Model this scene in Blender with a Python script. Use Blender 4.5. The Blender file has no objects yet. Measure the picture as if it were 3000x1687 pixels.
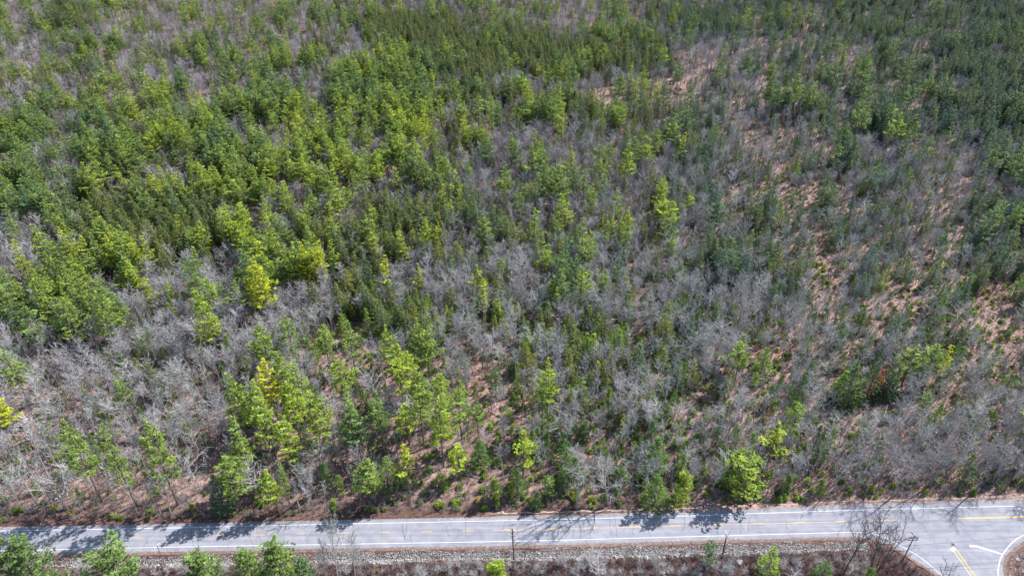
import bpy, math, random
import numpy as np
from mathutils import Vector, Matrix, noise as mnoise

# ------------------------------------------------------------------ camera, world, sun
S = bpy.context.scene
COL = S.collection
RES_W, RES_H = 3000.0, 1687.0
FPX, PITCH, CAMH = 2000.0, math.radians(33.0), 168.0
cam_d = bpy.data.cameras.new('camera'); cam = bpy.data.objects.new('camera', cam_d); COL.objects.link(cam)
cam_d.sensor_width = 36.0; cam_d.lens = 36.0 * FPX / RES_W; cam_d.clip_end = 12000; cam_d.clip_start = 1
cam.location = (0, 0, CAMH); cam.rotation_euler = (math.radians(90) - PITCH, 0, 0)
S.camera = cam
S.render.resolution_x, S.render.resolution_y = 1024, 575

SUN_AZ, SUN_EL = math.radians(56), math.radians(46)
SUN_DIR = Vector((math.sin(SUN_AZ) * math.cos(SUN_EL), math.cos(SUN_AZ) * math.cos(SUN_EL), math.sin(SUN_EL)))
W = bpy.data.worlds.new('World'); S.world = W; W.use_nodes = True
nt = W.node_tree
sky = nt.nodes.new('ShaderNodeTexSky'); sky.sky_type = 'NISHITA'; sky.sun_disc = False
sky.sun_elevation = SUN_EL; sky.sun_rotation = SUN_AZ; sky.air_density = 1.2; sky.dust_density = 0.6; sky.ozone_density = 1.6
bg = nt.nodes['Background']; bg.inputs['Strength'].default_value = 0.105
nt.links.new(sky.outputs['Color'], bg.inputs['Color'])
sl = bpy.data.lights.new('sun', 'SUN'); sl.energy = 5.0; sl.angle = math.radians(0.55); sl.color = (1.0, 0.965, 0.925)
so = bpy.data.objects.new('sun', sl); COL.objects.link(so)
so.rotation_euler = SUN_DIR.to_track_quat('Z', 'Y').to_euler(); so.location = (200, 100, 300)
S.view_settings.view_transform = 'Standard'; S.view_settings.look = 'None'
S.view_settings.exposure = 0.75; S.view_settings.gamma = 1.0
S.cycles.max_bounces = 5; S.cycles.diffuse_bounces = 2; S.cycles.glossy_bounces = 2
S.cycles.transmission_bounces = 3; S.cycles.transparent_max_bounces = 4
S.cycles.caustics_reflective = False; S.cycles.caustics_refractive = False

# ------------------------------------------------------------------ projection helpers (pixel of the photo <-> ground)
CT, ST = math.cos(PITCH), math.sin(PITCH)
def G(px, py, z=0.0):
    u = (px - RES_W / 2) / FPX; v = (py - RES_H / 2) / FPX
    dy = CT - v * ST; dz = -ST - v * CT
    t = (z - CAMH) / dz
    return (u * t, dy * t)
def proj(x, y, z):
    zz = z - CAMH
    d = y * CT - zz * ST
    return RES_W / 2 + FPX * x / d, RES_H / 2 + FPX * (-y * ST - zz * CT) / d, d
def solve_h(x, y, z0, top_py):
    lo, hi = 0.2, 60.0
    for _ in range(40):
        m = (lo + hi) / 2
        if proj(x, y, z0 + m)[1] > top_py: lo = m
        else: hi = m
    return lo

# ------------------------------------------------------------------ mesh helpers
class MB:
    def __init__(s): s.v = []; s.f = []; s.m = []; s.a = []
    def quad(s, a, b, c, d, m=0, t=0.5):
        n = len(s.v); s.v += [a, b, c, d]; s.f.append((n, n + 1, n + 2, n + 3)); s.m.append(m); s.a.append(t)
    def tri(s, a, b, c, m=0, t=0.5):
        n = len(s.v); s.v += [a, b, c]; s.f.append((n, n + 1, n + 2)); s.m.append(m); s.a.append(t)
    def box(s, c, h, rot=None, m=0, t=0.5):
        n = len(s.v)
        for dx in (-1, 1):
            for dy in (-1, 1):
                for dz in (-1, 1):
                    p = Vector((dx * h[0], dy * h[1], dz * h[2]))
                    if rot is not None: p = rot @ p
                    s.v.append(tuple(p + Vector(c)))
        for q in ((0, 1, 3, 2), (4, 6, 7, 5), (0, 4, 5, 1), (2, 3, 7, 6), (0, 2, 6, 4), (1, 5, 7, 3)):
            s.f.append(tuple(n + i for i in q)); s.m.append(m); s.a.append(t)
    def tube(s, pts, rad, n=5, m=0, t=0.5, cap=True):
        base = len(s.v)
        for i, p in enumerate(pts):
            p = Vector(p)
            q0 = Vector(pts[max(0, i - 1)]); q1 = Vector(pts[min(len(pts) - 1, i + 1)])
            d = (q1 - q0)
            if d.length < 1e-6: d = Vector((0, 0, 1))
            d.normalize()
            a = d.orthogonal().normalized(); b = d.cross(a)
            r = rad[i]
            for k in range(n):
                an = 2 * math.pi * k / n
                s.v.append(tuple(p + a * (math.cos(an) * r) + b * (math.sin(an) * r)))
        for i in range(len(pts) - 1):
            for k in range(n):
                k2 = (k + 1) % n
                s.f.append((base + i * n + k, base + i * n + k2, base + (i + 1) * n + k2, base + (i + 1) * n + k)); s.m.append(m); s.a.append(t)
        if cap:
            e = base + (len(pts) - 1) * n
            s.f.append(tuple(e + k for k in range(n))); s.m.append(m); s.a.append(t)
            s.f.append(tuple(base + k for k in reversed(range(n)))); s.m.append(m); s.a.append(t)
    def spike(s, p, q, r, m=0, t=0.5):
        p = Vector(p); q = Vector(q); d = (q - p)
        if d.length < 1e-5: return
        d.normalize(); a = d.orthogonal().normalized(); b = d.cross(a)
        n = len(s.v)
        for k in range(3):
            an = 2.0944 * k
            s.v.append(tuple(p + a * (math.cos(an) * r) + b * (math.sin(an) * r)))
        s.v.append(tuple(q))
        for k in range(3):
            s.f.append((n + k, n + (k + 1) % 3, n + 3)); s.m.append(m); s.a.append(t)
    def mesh(s, name, mats, smooth=False):
        me = bpy.data.meshes.new(name)
        me.from_pydata([tuple(x) for x in s.v], [], s.f)
        for m in mats: me.materials.append(m)
        me.polygons.foreach_set('material_index', s.m)
        at = me.attributes.new('var', 'FLOAT', 'FACE'); at.data.foreach_set('value', s.a)
        if smooth: me.polygons.foreach_set('use_smooth', [True] * len(s.f))
        me.update()
        return me
def link(name, me, parent=None):
    o = bpy.data.objects.new(name, me); COL.objects.link(o)
    if parent is not None: o.parent = parent
    return o
def tag(o, label, cat, group=None):
    o['label'] = label; o['category'] = cat
    if group: o['group'] = group
    return o
def structure(o, label=None):
    o['kind'] = 'structure'
    if label: o['label'] = label
    return o
def empty(name, loc, rz=0.0):
    o = bpy.data.objects.new(name, None); COL.objects.link(o); o.location = loc; o.rotation_euler = (0, 0, rz)
    o.empty_display_size = 0.3
    return o

# ------------------------------------------------------------------ materials
def new_mat(name):
    m = bpy.data.materials.new(name); m.use_nodes = True
    t = m.node_tree; b = t.nodes['Principled BSDF']
    b.inputs['Specular IOR Level'].default_value = 0.2
    return m, t, b
def plain(name, col, rough=0.8, noise=0.0, nscale=3.0, metal=0.0):
    m, t, b = new_mat(name)
    b.inputs['Roughness'].default_value = rough; b.inputs['Metallic'].default_value = metal
    if noise > 0:
        tc = t.nodes.new('ShaderNodeTexCoord'); n = t.nodes.new('ShaderNodeTexNoise'); n.inputs['Scale'].default_value = nscale
        n.inputs['Detail'].default_value = 5
        r = t.nodes.new('ShaderNodeValToRGB')
        r.color_ramp.elements[0].position = 0.3; r.color_ramp.elements[1].position = 0.7
        r.color_ramp.elements[0].color = (*[c * (1 - noise) for c in col], 1); r.color_ramp.elements[1].color = (*[min(1, c * (1 + noise)) for c in col], 1)
        t.links.new(tc.outputs['Object'], n.inputs['Vector']); t.links.new(n.outputs['Fac'], r.inputs['Fac']); t.links.new(r.outputs['Color'], b.inputs['Base Color'])
    else:
        b.inputs['Base Color'].default_value = (*col, 1)
    return m
def tinted(name, stops, var=0.35, trans=0.0, rough=0.8):
    """base colour runs along stops by the tree's own tint; each twig or needle tuft varies around it"""
    m, t, b = new_mat(name)
    a = t.nodes.new('ShaderNodeAttribute'); a.attribute_type = 'INSTANCER'; a.attribute_name = 'tint'
    r = t.nodes.new('ShaderNodeValToRGB'); cr = r.color_ramp
    while len(cr.elements) < len(stops): cr.elements.new(0.5)
    for e, (p, c) in zip(cr.elements, stops): e.position = p; e.color = (*c, 1)
    v = t.nodes.new('ShaderNodeAttribute'); v.attribute_name = 'var'
    mp = t.nodes.new('ShaderNodeMapRange'); mp.inputs['To Min'].default_value = 1 - var; mp.inputs['To Max'].default_value = 1 + var
    ml = t.nodes.new('ShaderNodeVectorMath'); ml.operation = 'SCALE'
    t.links.new(a.outputs['Fac'], r.inputs['Fac']); t.links.new(v.outputs['Fac'], mp.inputs['Value'])
    t.links.new(r.outputs['Color'], ml.inputs[0]); t.links.new(mp.outputs['Result'], ml.inputs['Scale'])
    t.links.new(ml.outputs['Vector'], b.inputs['Base Color']); b.inputs['Roughness'].default_value = rough
    if trans > 0:
        out = t.nodes['Material Output']; mix = t.nodes.new('ShaderNodeMixShader'); tl = t.nodes.new('ShaderNodeBsdfTranslucent')
        mix.inputs[0].default_value = trans
        t.links.new(ml.outputs['Vector'], tl.inputs['Color'])
        t.links.new(b.outputs['BSDF'], mix.inputs[1]); t.links.new(tl.outputs['BSDF'], mix.inputs[2]); t.links.new(mix.outputs['Shader'], out.inputs['Surface'])
    return m
M_PINE = tinted('pine_needles', [(0.0, (0.10, 0.18, 0.09)), (0.35, (0.20, 0.285, 0.07)), (0.6, (0.30, 0.39, 0.05)), (0.85, (0.48, 0.50, 0.03)), (1.0, (0.60, 0.36, 0.04))], 0.5, 0.22)
M_HEM = tinted('hemlock_needles', [(0.0, (0.09, 0.165, 0.115)), (0.5, (0.155, 0.20, 0.055)), (1.0, (0.25, 0.26, 0.04))], 0.35, 0.2)
M_FIR = tinted('fir_needles', [(0.0, (0.05, 0.11, 0.045)), (0.5, (0.125, 0.235, 0.04)), (0.85, (0.30, 0.42, 0.05)), (1.0, (0.42, 0.10, 0.04))], 0.35, 0.25)
M_TWIG = tinted('bare_twigs', [(0.0, (0.15, 0.125, 0.125)), (0.12, (0.31, 0.28, 0.30)), (0.4, (0.47, 0.45, 0.465)), (0.7, (0.42, 0.425, 0.39)), (1.0, (0.62, 0.60, 0.60))], 0.35)
M_BARK = tinted('grey_bark', [(0.0, (0.11, 0.09, 0.085)), (0.12, (0.28, 0.26, 0.265)), (0.7, (0.36, 0.35, 0.34)), (1.0, (0.60, 0.58, 0.57))], 0.2)
M_PBARK = tinted('pine_bark', [(0.0, (0.15, 0.125, 0.12)), (1.0, (0.19, 0.155, 0.145))], 0.2)
M_DEAD = plain('grey_dead_wood', (0.36, 0.33, 0.32), 0.9, 0.25, 2)
M_BRUSH = tinted('brush_twigs', [(0.0, (0.24, 0.13, 0.12)), (0.5, (0.28, 0.22, 0.21)), (0.8, (0.36, 0.335, 0.335)), (1.0, (0.44, 0.36, 0.22))], 0.35)
M_STONE = tinted('stone', [(0.0, (0.15, 0.14, 0.14)), (0.5, (0.30, 0.295, 0.29)), (1.0, (0.54, 0.52, 0.50))], 0.15)

# ------------------------------------------------------------------ road outline (from the photo, laid on the ground)
NE = [(-2600, 1596), (-1000, 1561), (0, 1542.5), (500, 1534), (1000, 1522), (1500, 1512), (2000, 1499), (2500, 1477), (3000, 1462), (3600, 1447), (5000, 1415)]
SEL = [(-2600, 1690), (-1000, 1646), (0, 1625), (500, 1615), (1000, 1606), (1500, 1599), (2000, 1585.5), (2400, 1574.5), (2500, 1572), (2550, 1576)]
SW = [(2600, 1591), (2640, 1615), (2706, 1656), (2765, 1696), (2830, 1748), (2900, 1815), (2990, 1930)]
SE_ = [(3160, 1930), (3045, 1815), (2960, 1730), (2942, 1690), (2937, 1660), (2943, 1629), (2973, 1603), (3003, 1580), (3060, 1566), (3200, 1556), (3600, 1541), (5000, 1503)]
NEp = [G(*p) for p in NE]; SWp = [G(*p) for p in SEL + SW + SE_]
PAVE = NEp + SWp[::-1]
PV = np.array(PAVE)
def poly_dist(X, Y, P):
    """distance to a closed polygon, negative inside"""
    d = np.full(X.shape, 1e9); ins = np.zeros(X.shape, bool)
    n = len(P)
    for i in range(n):
        ax, ay = P[i]; bx, by = P[(i + 1) % n]
        ex, ey = bx - ax, by - ay; L = ex * ex + ey * ey + 1e-12
        t = np.clip(((X - ax) * ex + (Y - ay) * ey) / L, 0, 1)
        d = np.minimum(d, np.hypot(X - ax - t * ex, Y - ay - t * ey))
        c = ((ay > Y) != (by > Y))
        with np.errstate(divide='ignore', invalid='ignore'):
            xi = ax + (Y - ay) * ex / (ey if abs(ey) > 1e-9 else 1e-9)
        ins ^= (c & (X < xi))
    return np.where(ins, -d, d)
NPx = np.array([p[0] for p in NEp]); NPy = np.array([p[1] for p in NEp])
SLp = [G(*p) for p in SEL]; SPx = np.array([p[0] for p in SLp] + [400.0, 3000.0]); SPy = np.array([p[1] for p in SLp] + [SLp[-1][1] + 8, SLp[-1][1] + 60])
JX = G(2560, 1580)[0]
def wav(X, Y):
    return (0.55 * np.sin(X * 0.031 + 1.3) * np.cos(Y * 0.027 + 0.4) + 0.35 * np.sin(X * 0.083 + Y * 0.05) + 0.18 * np.sin(X * 0.21 - Y * 0.17 + 2) + 0.09 * np.sin(X * 0.55 + Y * 0.62))
def ground_z(X, Y):
    X = np.asarray(X, float); Y = np.asarray(Y, float)
    d = poly_dist(X, Y, PV)
    north = Y > np.interp(X, NPx, NPy) - 1.0
    far = np.clip((d - 8) / 20, 0, 1)
    zn = -0.02 - np.clip(d - 0.6, 0, 2.4) * 0.16 + np.clip((d - 4) / 10, 0, 1) * 0.55
    drop = np.where(X > G(2930, 1650)[0] - 3, 0.7, 1.25)
    zs = -0.02 - np.minimum(np.clip(d - 1.1, 0, 99) * 0.42, drop)
    return np.where(north, zn + far * wav(X, Y), zs + far * 0.35 * wav(X, Y))
def gz(x, y): return float(ground_z(np.array([x]), np.array([y]))[0])
def GG(px, py):
    """ground point, on the real terrain, under a pixel"""
    z = 0.0
    for _ in range(6):
        x, y = G(px, py, z); z = gz(x, y)
    return x, y, z

# ------------------------------------------------------------------ ground sheet
xs = np.concatenate([np.array([-6000, -3500, -2200, -1500, -1100, -900]), np.arange(-760, -240, 20), np.arange(-240, 240, 2.5), np.arange(240, 761, 20), np.array([900, 1100, 1500, 2200, 3500, 6000])])
vs = np.concatenate([np.array([-2500, -1200, -500, -200, -100, -60]), np.arange(-45, -14, 3), np.arange(-14, 24, 0.5), np.arange(24, 80, 4), np.arange(80, 900, 16), np.array([950, 1100, 1400, 2000, 3200, 5000, 8000])])
XX, VV = np.meshgrid(xs, vs); YY = np.interp(XX, SPx[:-2], SPy[:-2]) + VV
YY = np.where(XX > 2500, np.interp(2500, SPx[:-2], SPy[:-2]) + VV, YY)
ZZ = ground_z(XX, YY)
nx, ny = len(xs), len(vs)
gv = np.stack([XX.ravel(), YY.ravel(), ZZ.ravel()], 1)
ii = np.arange(ny - 1)[:, None] * nx + np.arange(nx - 1)[None, :]
gf = np.stack([ii, ii + 1, ii + nx + 1, ii + nx], -1).reshape(-1, 4)
me = bpy.data.meshes.new('ground'); me.from_pydata(gv.tolist(), [], gf.tolist()); me.polygons.foreach_set('use_smooth', [True] * len(gf)); me.update()
m, t, b = new_mat('leaf_litter')
def ramp(t, src, stops):
    r = t.nodes.new('ShaderNodeValToRGB'); cr = r.color_ramp
    while len(cr.elements) < len(stops): cr.elements.new(0.5)
    for e, (p, c) in zip(cr.elements, stops): e.position = p; e.color = (*c, 1)
    t.links.new(src, r.inputs['Fac']); return r
def noise(t, vec, sc, det=4, dist=0.0, rough=0.55):
    n = t.nodes.new('ShaderNodeTexNoise'); n.inputs['Scale'].default_value = sc; n.inputs['Detail'].default_value = det
    n.inputs['Distortion'].default_value = dist; n.inputs['Roughness'].default_value = rough
    t.links.new(vec, n.inputs['Vector']); return n
def mixc(t, fac, a, b_, mode='MIX'):
    x = t.nodes.new('ShaderNodeMix'); x.data_type = 'RGBA'; x.blend_type = mode
    for s, v in ((x.inputs['Factor'], fac), (x.inputs['A'], a), (x.inputs['B'], b_)):
        if hasattr(v, 'is_linked') or hasattr(v, 'links'): t.links.new(v, s)
        elif isinstance(v, (int, float)): s.default_value = v
        else: s.default_value = (*v, 1)
    return x.outputs['Result']
tc = t.nodes.new('ShaderNodeTexCoord').outputs['Object']
n1 = noise(t, tc, 0.035, 5); n2 = noise(t, tc, 0.9, 6, 0.6, 0.7); n3 = noise(t, tc, 4.5, 3, 0.0, 0.7); n4 = noise(t, tc, 0.13, 4)
c1 = ramp(t, n2.outputs['Fac'], [(0.3, (0.10, 0.062, 0.056)), (0.5, (0.32, 0.22, 0.195)), (0.72, (0.49, 0.385, 0.35))])
c2 = ramp(t, n1.outputs['Fac'], [(0.35, (0.62, 0.54, 0.52)), (0.5, (0.95, 0.93, 0.93)), (0.65, (1.14, 0.98, 0.90))])
r1 = mixc(t, 1.0, c1.outputs['Color'], c2.outputs['Color'], 'MULTIPLY')
c3 = ramp(t, n3.outputs['Fac'], [(0.3, (0.6, 0.58, 0.58)), (0.7, (1.25, 1.25, 1.22))])
r2 = mixc(t, 0.8, r1, c3.outputs['Color'], 'MULTIPLY')
c4 = ramp(t, n4.outputs['Fac'], [(0.56, (0, 0, 0)), (0.72, (1, 1, 1))])
r3 = mixc(t, c4.outputs['Color'], r2, (0.24, 0.17, 0.11))
so_ = t.nodes.new('ShaderNodeAttribute'); so_.attribute_name = 'soil'
r4 = mixc(t, 1.0, r3, (0.50, 0.46, 0.46), 'MULTIPLY')
r5 = mixc(t, so_.outputs['Fac'], r3, r4)
t.links.new(r5, b.inputs['Base Color']); b.inputs['Roughness'].default_value = 0.95
bp = t.nodes.new('ShaderNodeBump'); bp.inputs['Strength'].default_value = 0.6; bp.inputs['Distance'].default_value = 0.3
t.links.new(n2.outputs['Fac'], bp.inputs['Height']); t.links.new(bp.outputs['Normal'], b.inputs['Normal'])
gd_ = poly_dist(XX, YY, PV); gn_ = YY > np.interp(XX, NPx, NPy)
soil = np.where(gn_, np.clip(1 - (gd_ - 4) / 5, 0, 1) * np.clip((-XX + 60) / 40, 0, 1), 1.0)
at = me.attributes.new('soil', 'FLOAT', 'POINT'); at.data.foreach_set('value', soil.ravel().tolist())
me.materials.append(m)
structure(link('ground', me), 'forest floor covered with pinkish brown fallen leaves')
GROUND_MAT = m

# ------------------------------------------------------------------ road, shoulders, markings
def resample(P, step):
    P = [Vector((p[0], p[1], 0)) for p in P]; out = []
    for a, c in zip(P[:-1], P[1:]):
        n = max(1, int((c - a).length / step))
        out += [a.lerp(c, i / n) for i in range(n)]
    out.append(P[-1]); return out
def smooth_poly(P, it=2):
    for _ in range(it):
        Q = [P[0]]
        for a, c in zip(P[:-1], P[1:]):
            Q += [(a[0] * .75 + c[0] * .25, a[1] * .75 + c[1] * .25), (a[0] * .25 + c[0] * .75, a[1] * .25 + c[1] * .75)]
        Q.append(P[-1]); P = Q
    return P
def polygon_sheet(name, P, z, mat, thick=0.0):
    me = bpy.data.meshes.new(name); n = len(P)
    v = [(p[0], p[1], z) for p in P]; f = [tuple(range(n))]
    if thick:
        v += [(p[0], p[1], z - thick) for p in P]
        f += [(i, n + i, n + (i + 1) % n, (i + 1) % n) for i in range(n)]
    me.from_pydata(v, [], f); me.materials.append(mat); me.update()
    return me
m, t, b = new_mat('old_asphalt')
tc = t.nodes.new('ShaderNodeTexCoord').outputs['Object']
mp = t.nodes.new('ShaderNodeMapping'); mp.inputs['Scale'].default_value = (0.02, 0.9, 1); mp.inputs['Rotation'].default_value = (0, 0, -0.035); t.links.new(tc, mp.inputs['Vector'])
ns = noise(t, mp.outputs['Vector'], 1.0, 4, 0.1); nb = noise(t, tc, 0.35, 5, 0.4); nf = noise(t, tc, 9, 3)
ca = ramp(t, ns.outputs['Fac'], [(0.3, (0.23, 0.235, 0.275)), (0.7, (0.33, 0.33, 0.365))])
cb = ramp(t, nb.outputs['Fac'], [(0.3, (0.82, 0.82, 0.84)), (0.7, (1.1, 1.1, 1.09))])
cc = ramp(t, nf.outputs['Fac'], [(0.3, (0.9, 0.9, 0.9)), (0.7, (1.08, 1.08, 1.08))])
r = mixc(t, 1.0, mixc(t, 1.0, ca.outputs['Color'], cb.outputs['Color'], 'MULTIPLY'), cc.outputs['Color'], 'MULTIPLY')
def crack(scale, width, seed):
    mpp = t.nodes.new('ShaderNodeMapping'); mpp.inputs['Location'].default_value = (seed, seed * 2, 0); mpp.inputs['Scale'].default_value = scale
    nd = noise(t, tc, 0.5, 4); ad = t.nodes.new('ShaderNodeVectorMath'); ad.operation = 'MULTIPLY_ADD'
    ad.inputs[1].default_value = (3.5, 3.5, 0); t.links.new(nd.outputs['Color'], ad.inputs[0]); t.links.new(tc, ad.inputs[2])
    t.links.new(ad.outputs['Vector'], mpp.inputs['Vector'])
    vo = t.nodes.new('ShaderNodeTexVoronoi'); vo.feature = 'DISTANCE_TO_EDGE'; vo.inputs['Scale'].default_value = 1
    t.links.new(mpp.outputs['Vector'], vo.inputs['Vector'])
    return ramp(t, vo.outputs['Distance'], [(0.0, (1, 1, 1)), (width, (0, 0, 0))]).outputs['Color']
k1 = crack((0.11, 0.03, 1), 0.0055, 3.0)
gate = ramp(t, noise(t, tc, 0.09, 2).outputs['Fac'], [(0.42, (0, 0, 0)), (0.55, (0.75, 0.75, 0.75))]).outputs['Color']
k1 = mixc(t, 1.0, k1, gate, 'MULTIPLY')
r = mixc(t, k1, r, (0.10, 0.10, 0.12))
t.links.new(r, b.inputs['Base Color']); b.inputs['Roughness'].default_value = 0.85
M_ASPH = m
NS = smooth_poly(NEp); SS = smooth_poly(SWp)
structure(link('road', polygon_sheet('road', NS + SS[::-1], 0.0, M_ASPH, 0.16)), 'worn pale grey two-lane asphalt road with a side road')
# dirt shoulders: a strip on either side of the pavement
M_DIRT = plain('dirt_shoulder', (0.20, 0.145, 0.125), 0.95, 0.4, 1.2)
M_SAND = plain('sandy_shoulder', (0.40, 0.335, 0.29), 0.95, 0.3, 1.5)
def strip(P, off0, off1, z0, z1, step=1.5, wob=0.0, seed=1):
    rnd = random.Random(seed); Q = resample(P, step); mb = MB(); prev = None
    for i, q in enumerate(Q):
        d = (Q[min(i + 1, len(Q) - 1)] - Q[max(i - 1, 0)]).normalized(); n = Vector((-d.y, d.x, 0))
        o1 = off1 + (rnd.uniform(-wob, wob) if wob else 0)
        a = q + n * off0; c = q + n * o1
        cur = ((a.x, a.y, z0), (c.x, c.y, z1 if z1 is not None else gz(c.x, c.y) + 0.03))
        if prev: mb.quad(prev[0], cur[0], cur[1], prev[1])
        prev = cur
    return mb
vis = lambda P, lo=-420: [p for p in P if lo < p[0] < 420]
structure(link('road_shoulder', strip(vis(NS, G(1350, 1515)[0]), -0.05, 1.5, -0.004, None, 1.5, 0.4).mesh('road_shoulder', [M_SAND])), 'sandy dirt shoulder along the forest edge')
structure(link('road_shoulder', strip(vis(SS), 0.05, -.9, -0.004, None, 1.5, 0.25, 2).mesh('road_shoulder', [M_DIRT])), 'brown dirt shoulder above the stone bank')

def paint(name, col, rough=0.6, wear=0.25, ws=2.5):
    m, t, b = new_mat(name)
    tc = t.nodes.new('ShaderNodeTexCoord').outputs['Object']
    n = noise(t, tc, ws, 5, 0.3, 0.7)
    f = ramp(t, n.outputs['Fac'], [(0.62 - wear, (1, 1, 1)), (0.8 - wear * 0.6, (0, 0, 0))])
    t.links.new(mixc(t, f.outputs['Color'], (0.33, 0.33, 0.35), col), b.inputs['Base Color']); b.inputs['Roughness'].default_value = rough
    return m
M_WH = paint('white_road_paint', (0.74, 0.74, 0.74), wear=0.03)
M_WHW = paint('worn_white_road_paint', (0.76, 0.76, 0.76), wear=0.12, ws=4)
M_YE = paint('yellow_road_paint', (0.78, 0.46, 0.06), wear=0.02)
M_YEF = paint('faded_yellow_paint', (0.66, 0.46, 0.20), wear=0.12)
def line(name, pts, w, mat, label, z=0.006):
    P = [G(*p) for p in pts]
    if len(P) > 3: P = smooth_poly(P)
    Q = resample(P, 2.0); mb = MB(); prev = None
    for i, q in enumerate(Q):
        d = (Q[min(i + 1, len(Q) - 1)] - Q[max(i - 1, 0)]).normalized(); n = Vector((-d.y, d.x, 0)) * (w / 2)
        cur = (tuple(q + n + Vector((0, 0, z))), tuple(q - n + Vector((0, 0, z))))
        if prev: mb.quad(prev[0], prev[1], cur[1], cur[0])
        prev = cur
    structure(link(name, mb.mesh(name, [mat])), label)
line('edge_line', [(-1500, 1582), (0, 1554), (500, 1546), (1000, 1533.5), (1500, 1524), (2000, 1511), (2500, 1493), (3000, 1481), (3600, 1466)], 0.14, M_WH, 'white edge line on the forest side of the road')
line('edge_line', [(-1500, 1646), (0, 1612.5), (500, 1601.5), (1000, 1593), (1500, 1585), (2000, 1571.5), (2400, 1560.5), (2520, 1557.5), (2560, 1562), (2608, 1580), (2686, 1624), (2722, 1651), (2762, 1687), (2830, 1745), (2920, 1850)], 0.14, M_WH, 'white edge line on the stone bank side, curving into the side road')
line('edge_line', [(3400, 1533), (3200, 1540), (3100, 1546), (3000, 1563), (2963, 1589), (2938, 1621), (2926.5, 1646), (2923, 1687), (2940, 1735), (3030, 1850)], 0.22, M_WH, 'white edge line curving round the stop sign corner')
line('centre_line', [(1444, 1553.5), (1750, 1546), (2000, 1539.5), (2350, 1530.5), (2634, 1523)], 0.13, M_YEF, 'faded yellow centre line')
for i, (x, y) in enumerate([(-92, 1584.5), (31, 1582), (153, 1579), (276, 1576), (397, 1573), (517, 1570.6), (640, 1568), (759, 1566), (885, 1562.5), (1007, 1560), (1128, 1558), (1250, 1556.3), (1371, 1554)]):
    line('centre_dash', [(x - 16, y + 0.35), (x + 16, y - 0.35)], 0.14, M_YE if i not in (8,) else M_YEF, 'short yellow dash on the road centre')
for i in range(10):
    x = 1493 + i * 121.5
    if x > 2620: break
    y = np.interp(x, [1444, 1750, 2000, 2350, 2634], [1551.7, 1544.4, 1537.8, 1528.8, 1521.3])
    line('centre_dash', [(x - 16, y + 0.4), (x + 16, y - 0.4)], 0.15, M_YE, 'bright yellow dash beside the solid centre line')
line('centre_line', [(2808, 1518), (3000, 1512.5), (3500, 1500)], 0.32, M_YE, 'bright yellow centre line beyond the junction')
line('stop_line', [(2841, 1598.5), (2860, 1599), (2890, 1608)], 0.62, M_WH, 'broad white stop line on the side road')
line('stop_line', [(2890.5, 1608), (2934, 1622)], 0.5, M_WHW, 'worn part of the white stop line')
line('median_line', [(2788, 1604), (2797, 1611.5)], 1.7, M_WHW, 'white painted head of the side road median')
line('median_line', [(2794, 1613), (2826, 1658), (2856, 1702), (2900, 1770)], 0.24, M_YEF, 'faded yellow median line on the side road', 0.007)
line('median_line', [(2803.5, 1612), (2835, 1656), (2866, 1698), (2911, 1765)], 0.24, M_YE, 'bright yellow median line on the side road', 0.007)
line('tar_patch', [(2787, 1592), (2796, 1595.5)], 0.8, plain('tar_patch', (0.07, 0.07, 0.075), 0.8), 'dark tar patch at the median head', 0.008)
# sealed and open cracks across the junction
M_CRK = plain('crack_tar', (0.11, 0.11, 0.13), 0.9)
CR_ = random.Random(3); CRX = [[(x0_ + CR_.uniform(-4, 4) , np.interp(x0_, [0, 3000], [1556, 1484]) + CR_.uniform(-8, 20)), (x0_ + CR_.uniform(-5, 9), np.interp(x0_, [0, 3000], [1582, 1512]) + CR_.uniform(-4, 6)), (x0_ + CR_.uniform(-8, 14), np.interp(x0_, [0, 3000], [1608, 1550]) + CR_.uniform(-14, 6))] for x0_ in [CR_.uniform(0, 2500) for _ in range(34)]]
for pts in CRX + list(([(2640, 1513), (2668, 1527), (2700, 1528), (2745, 1523), (2790, 1528), (2815, 1545)], [(2700, 1528), (2716, 1556)], [(2740, 1500), (2775, 1487), (2815, 1486), (2845, 1490)],
            [(2800, 1533), (2806, 1553), (2802, 1566)], [(2820, 1546), (2838, 1563), (2850, 1581)], [(2600, 1495), (2640, 1512)], [(2955, 1510), (2975, 1521), (3000, 1525)], [(2858, 1541), (2868, 1547)], [(2854, 1546), (2864, 1551)],
            [(2300, 1541), (2322, 1556)], [(1200, 1565), (1206, 1590)], [(1790, 1526), (1801, 1545)], [(560, 1552), (566, 1600)], [(2070, 1545), (2085, 1560), (2080, 1575)], [(330, 1560), (322, 1590)], [(1010, 1540), (1004, 1580)])):
    line('road_crack', pts, 0.10, M_CRK, 'thin dark crack in the asphalt', 0.003)

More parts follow.
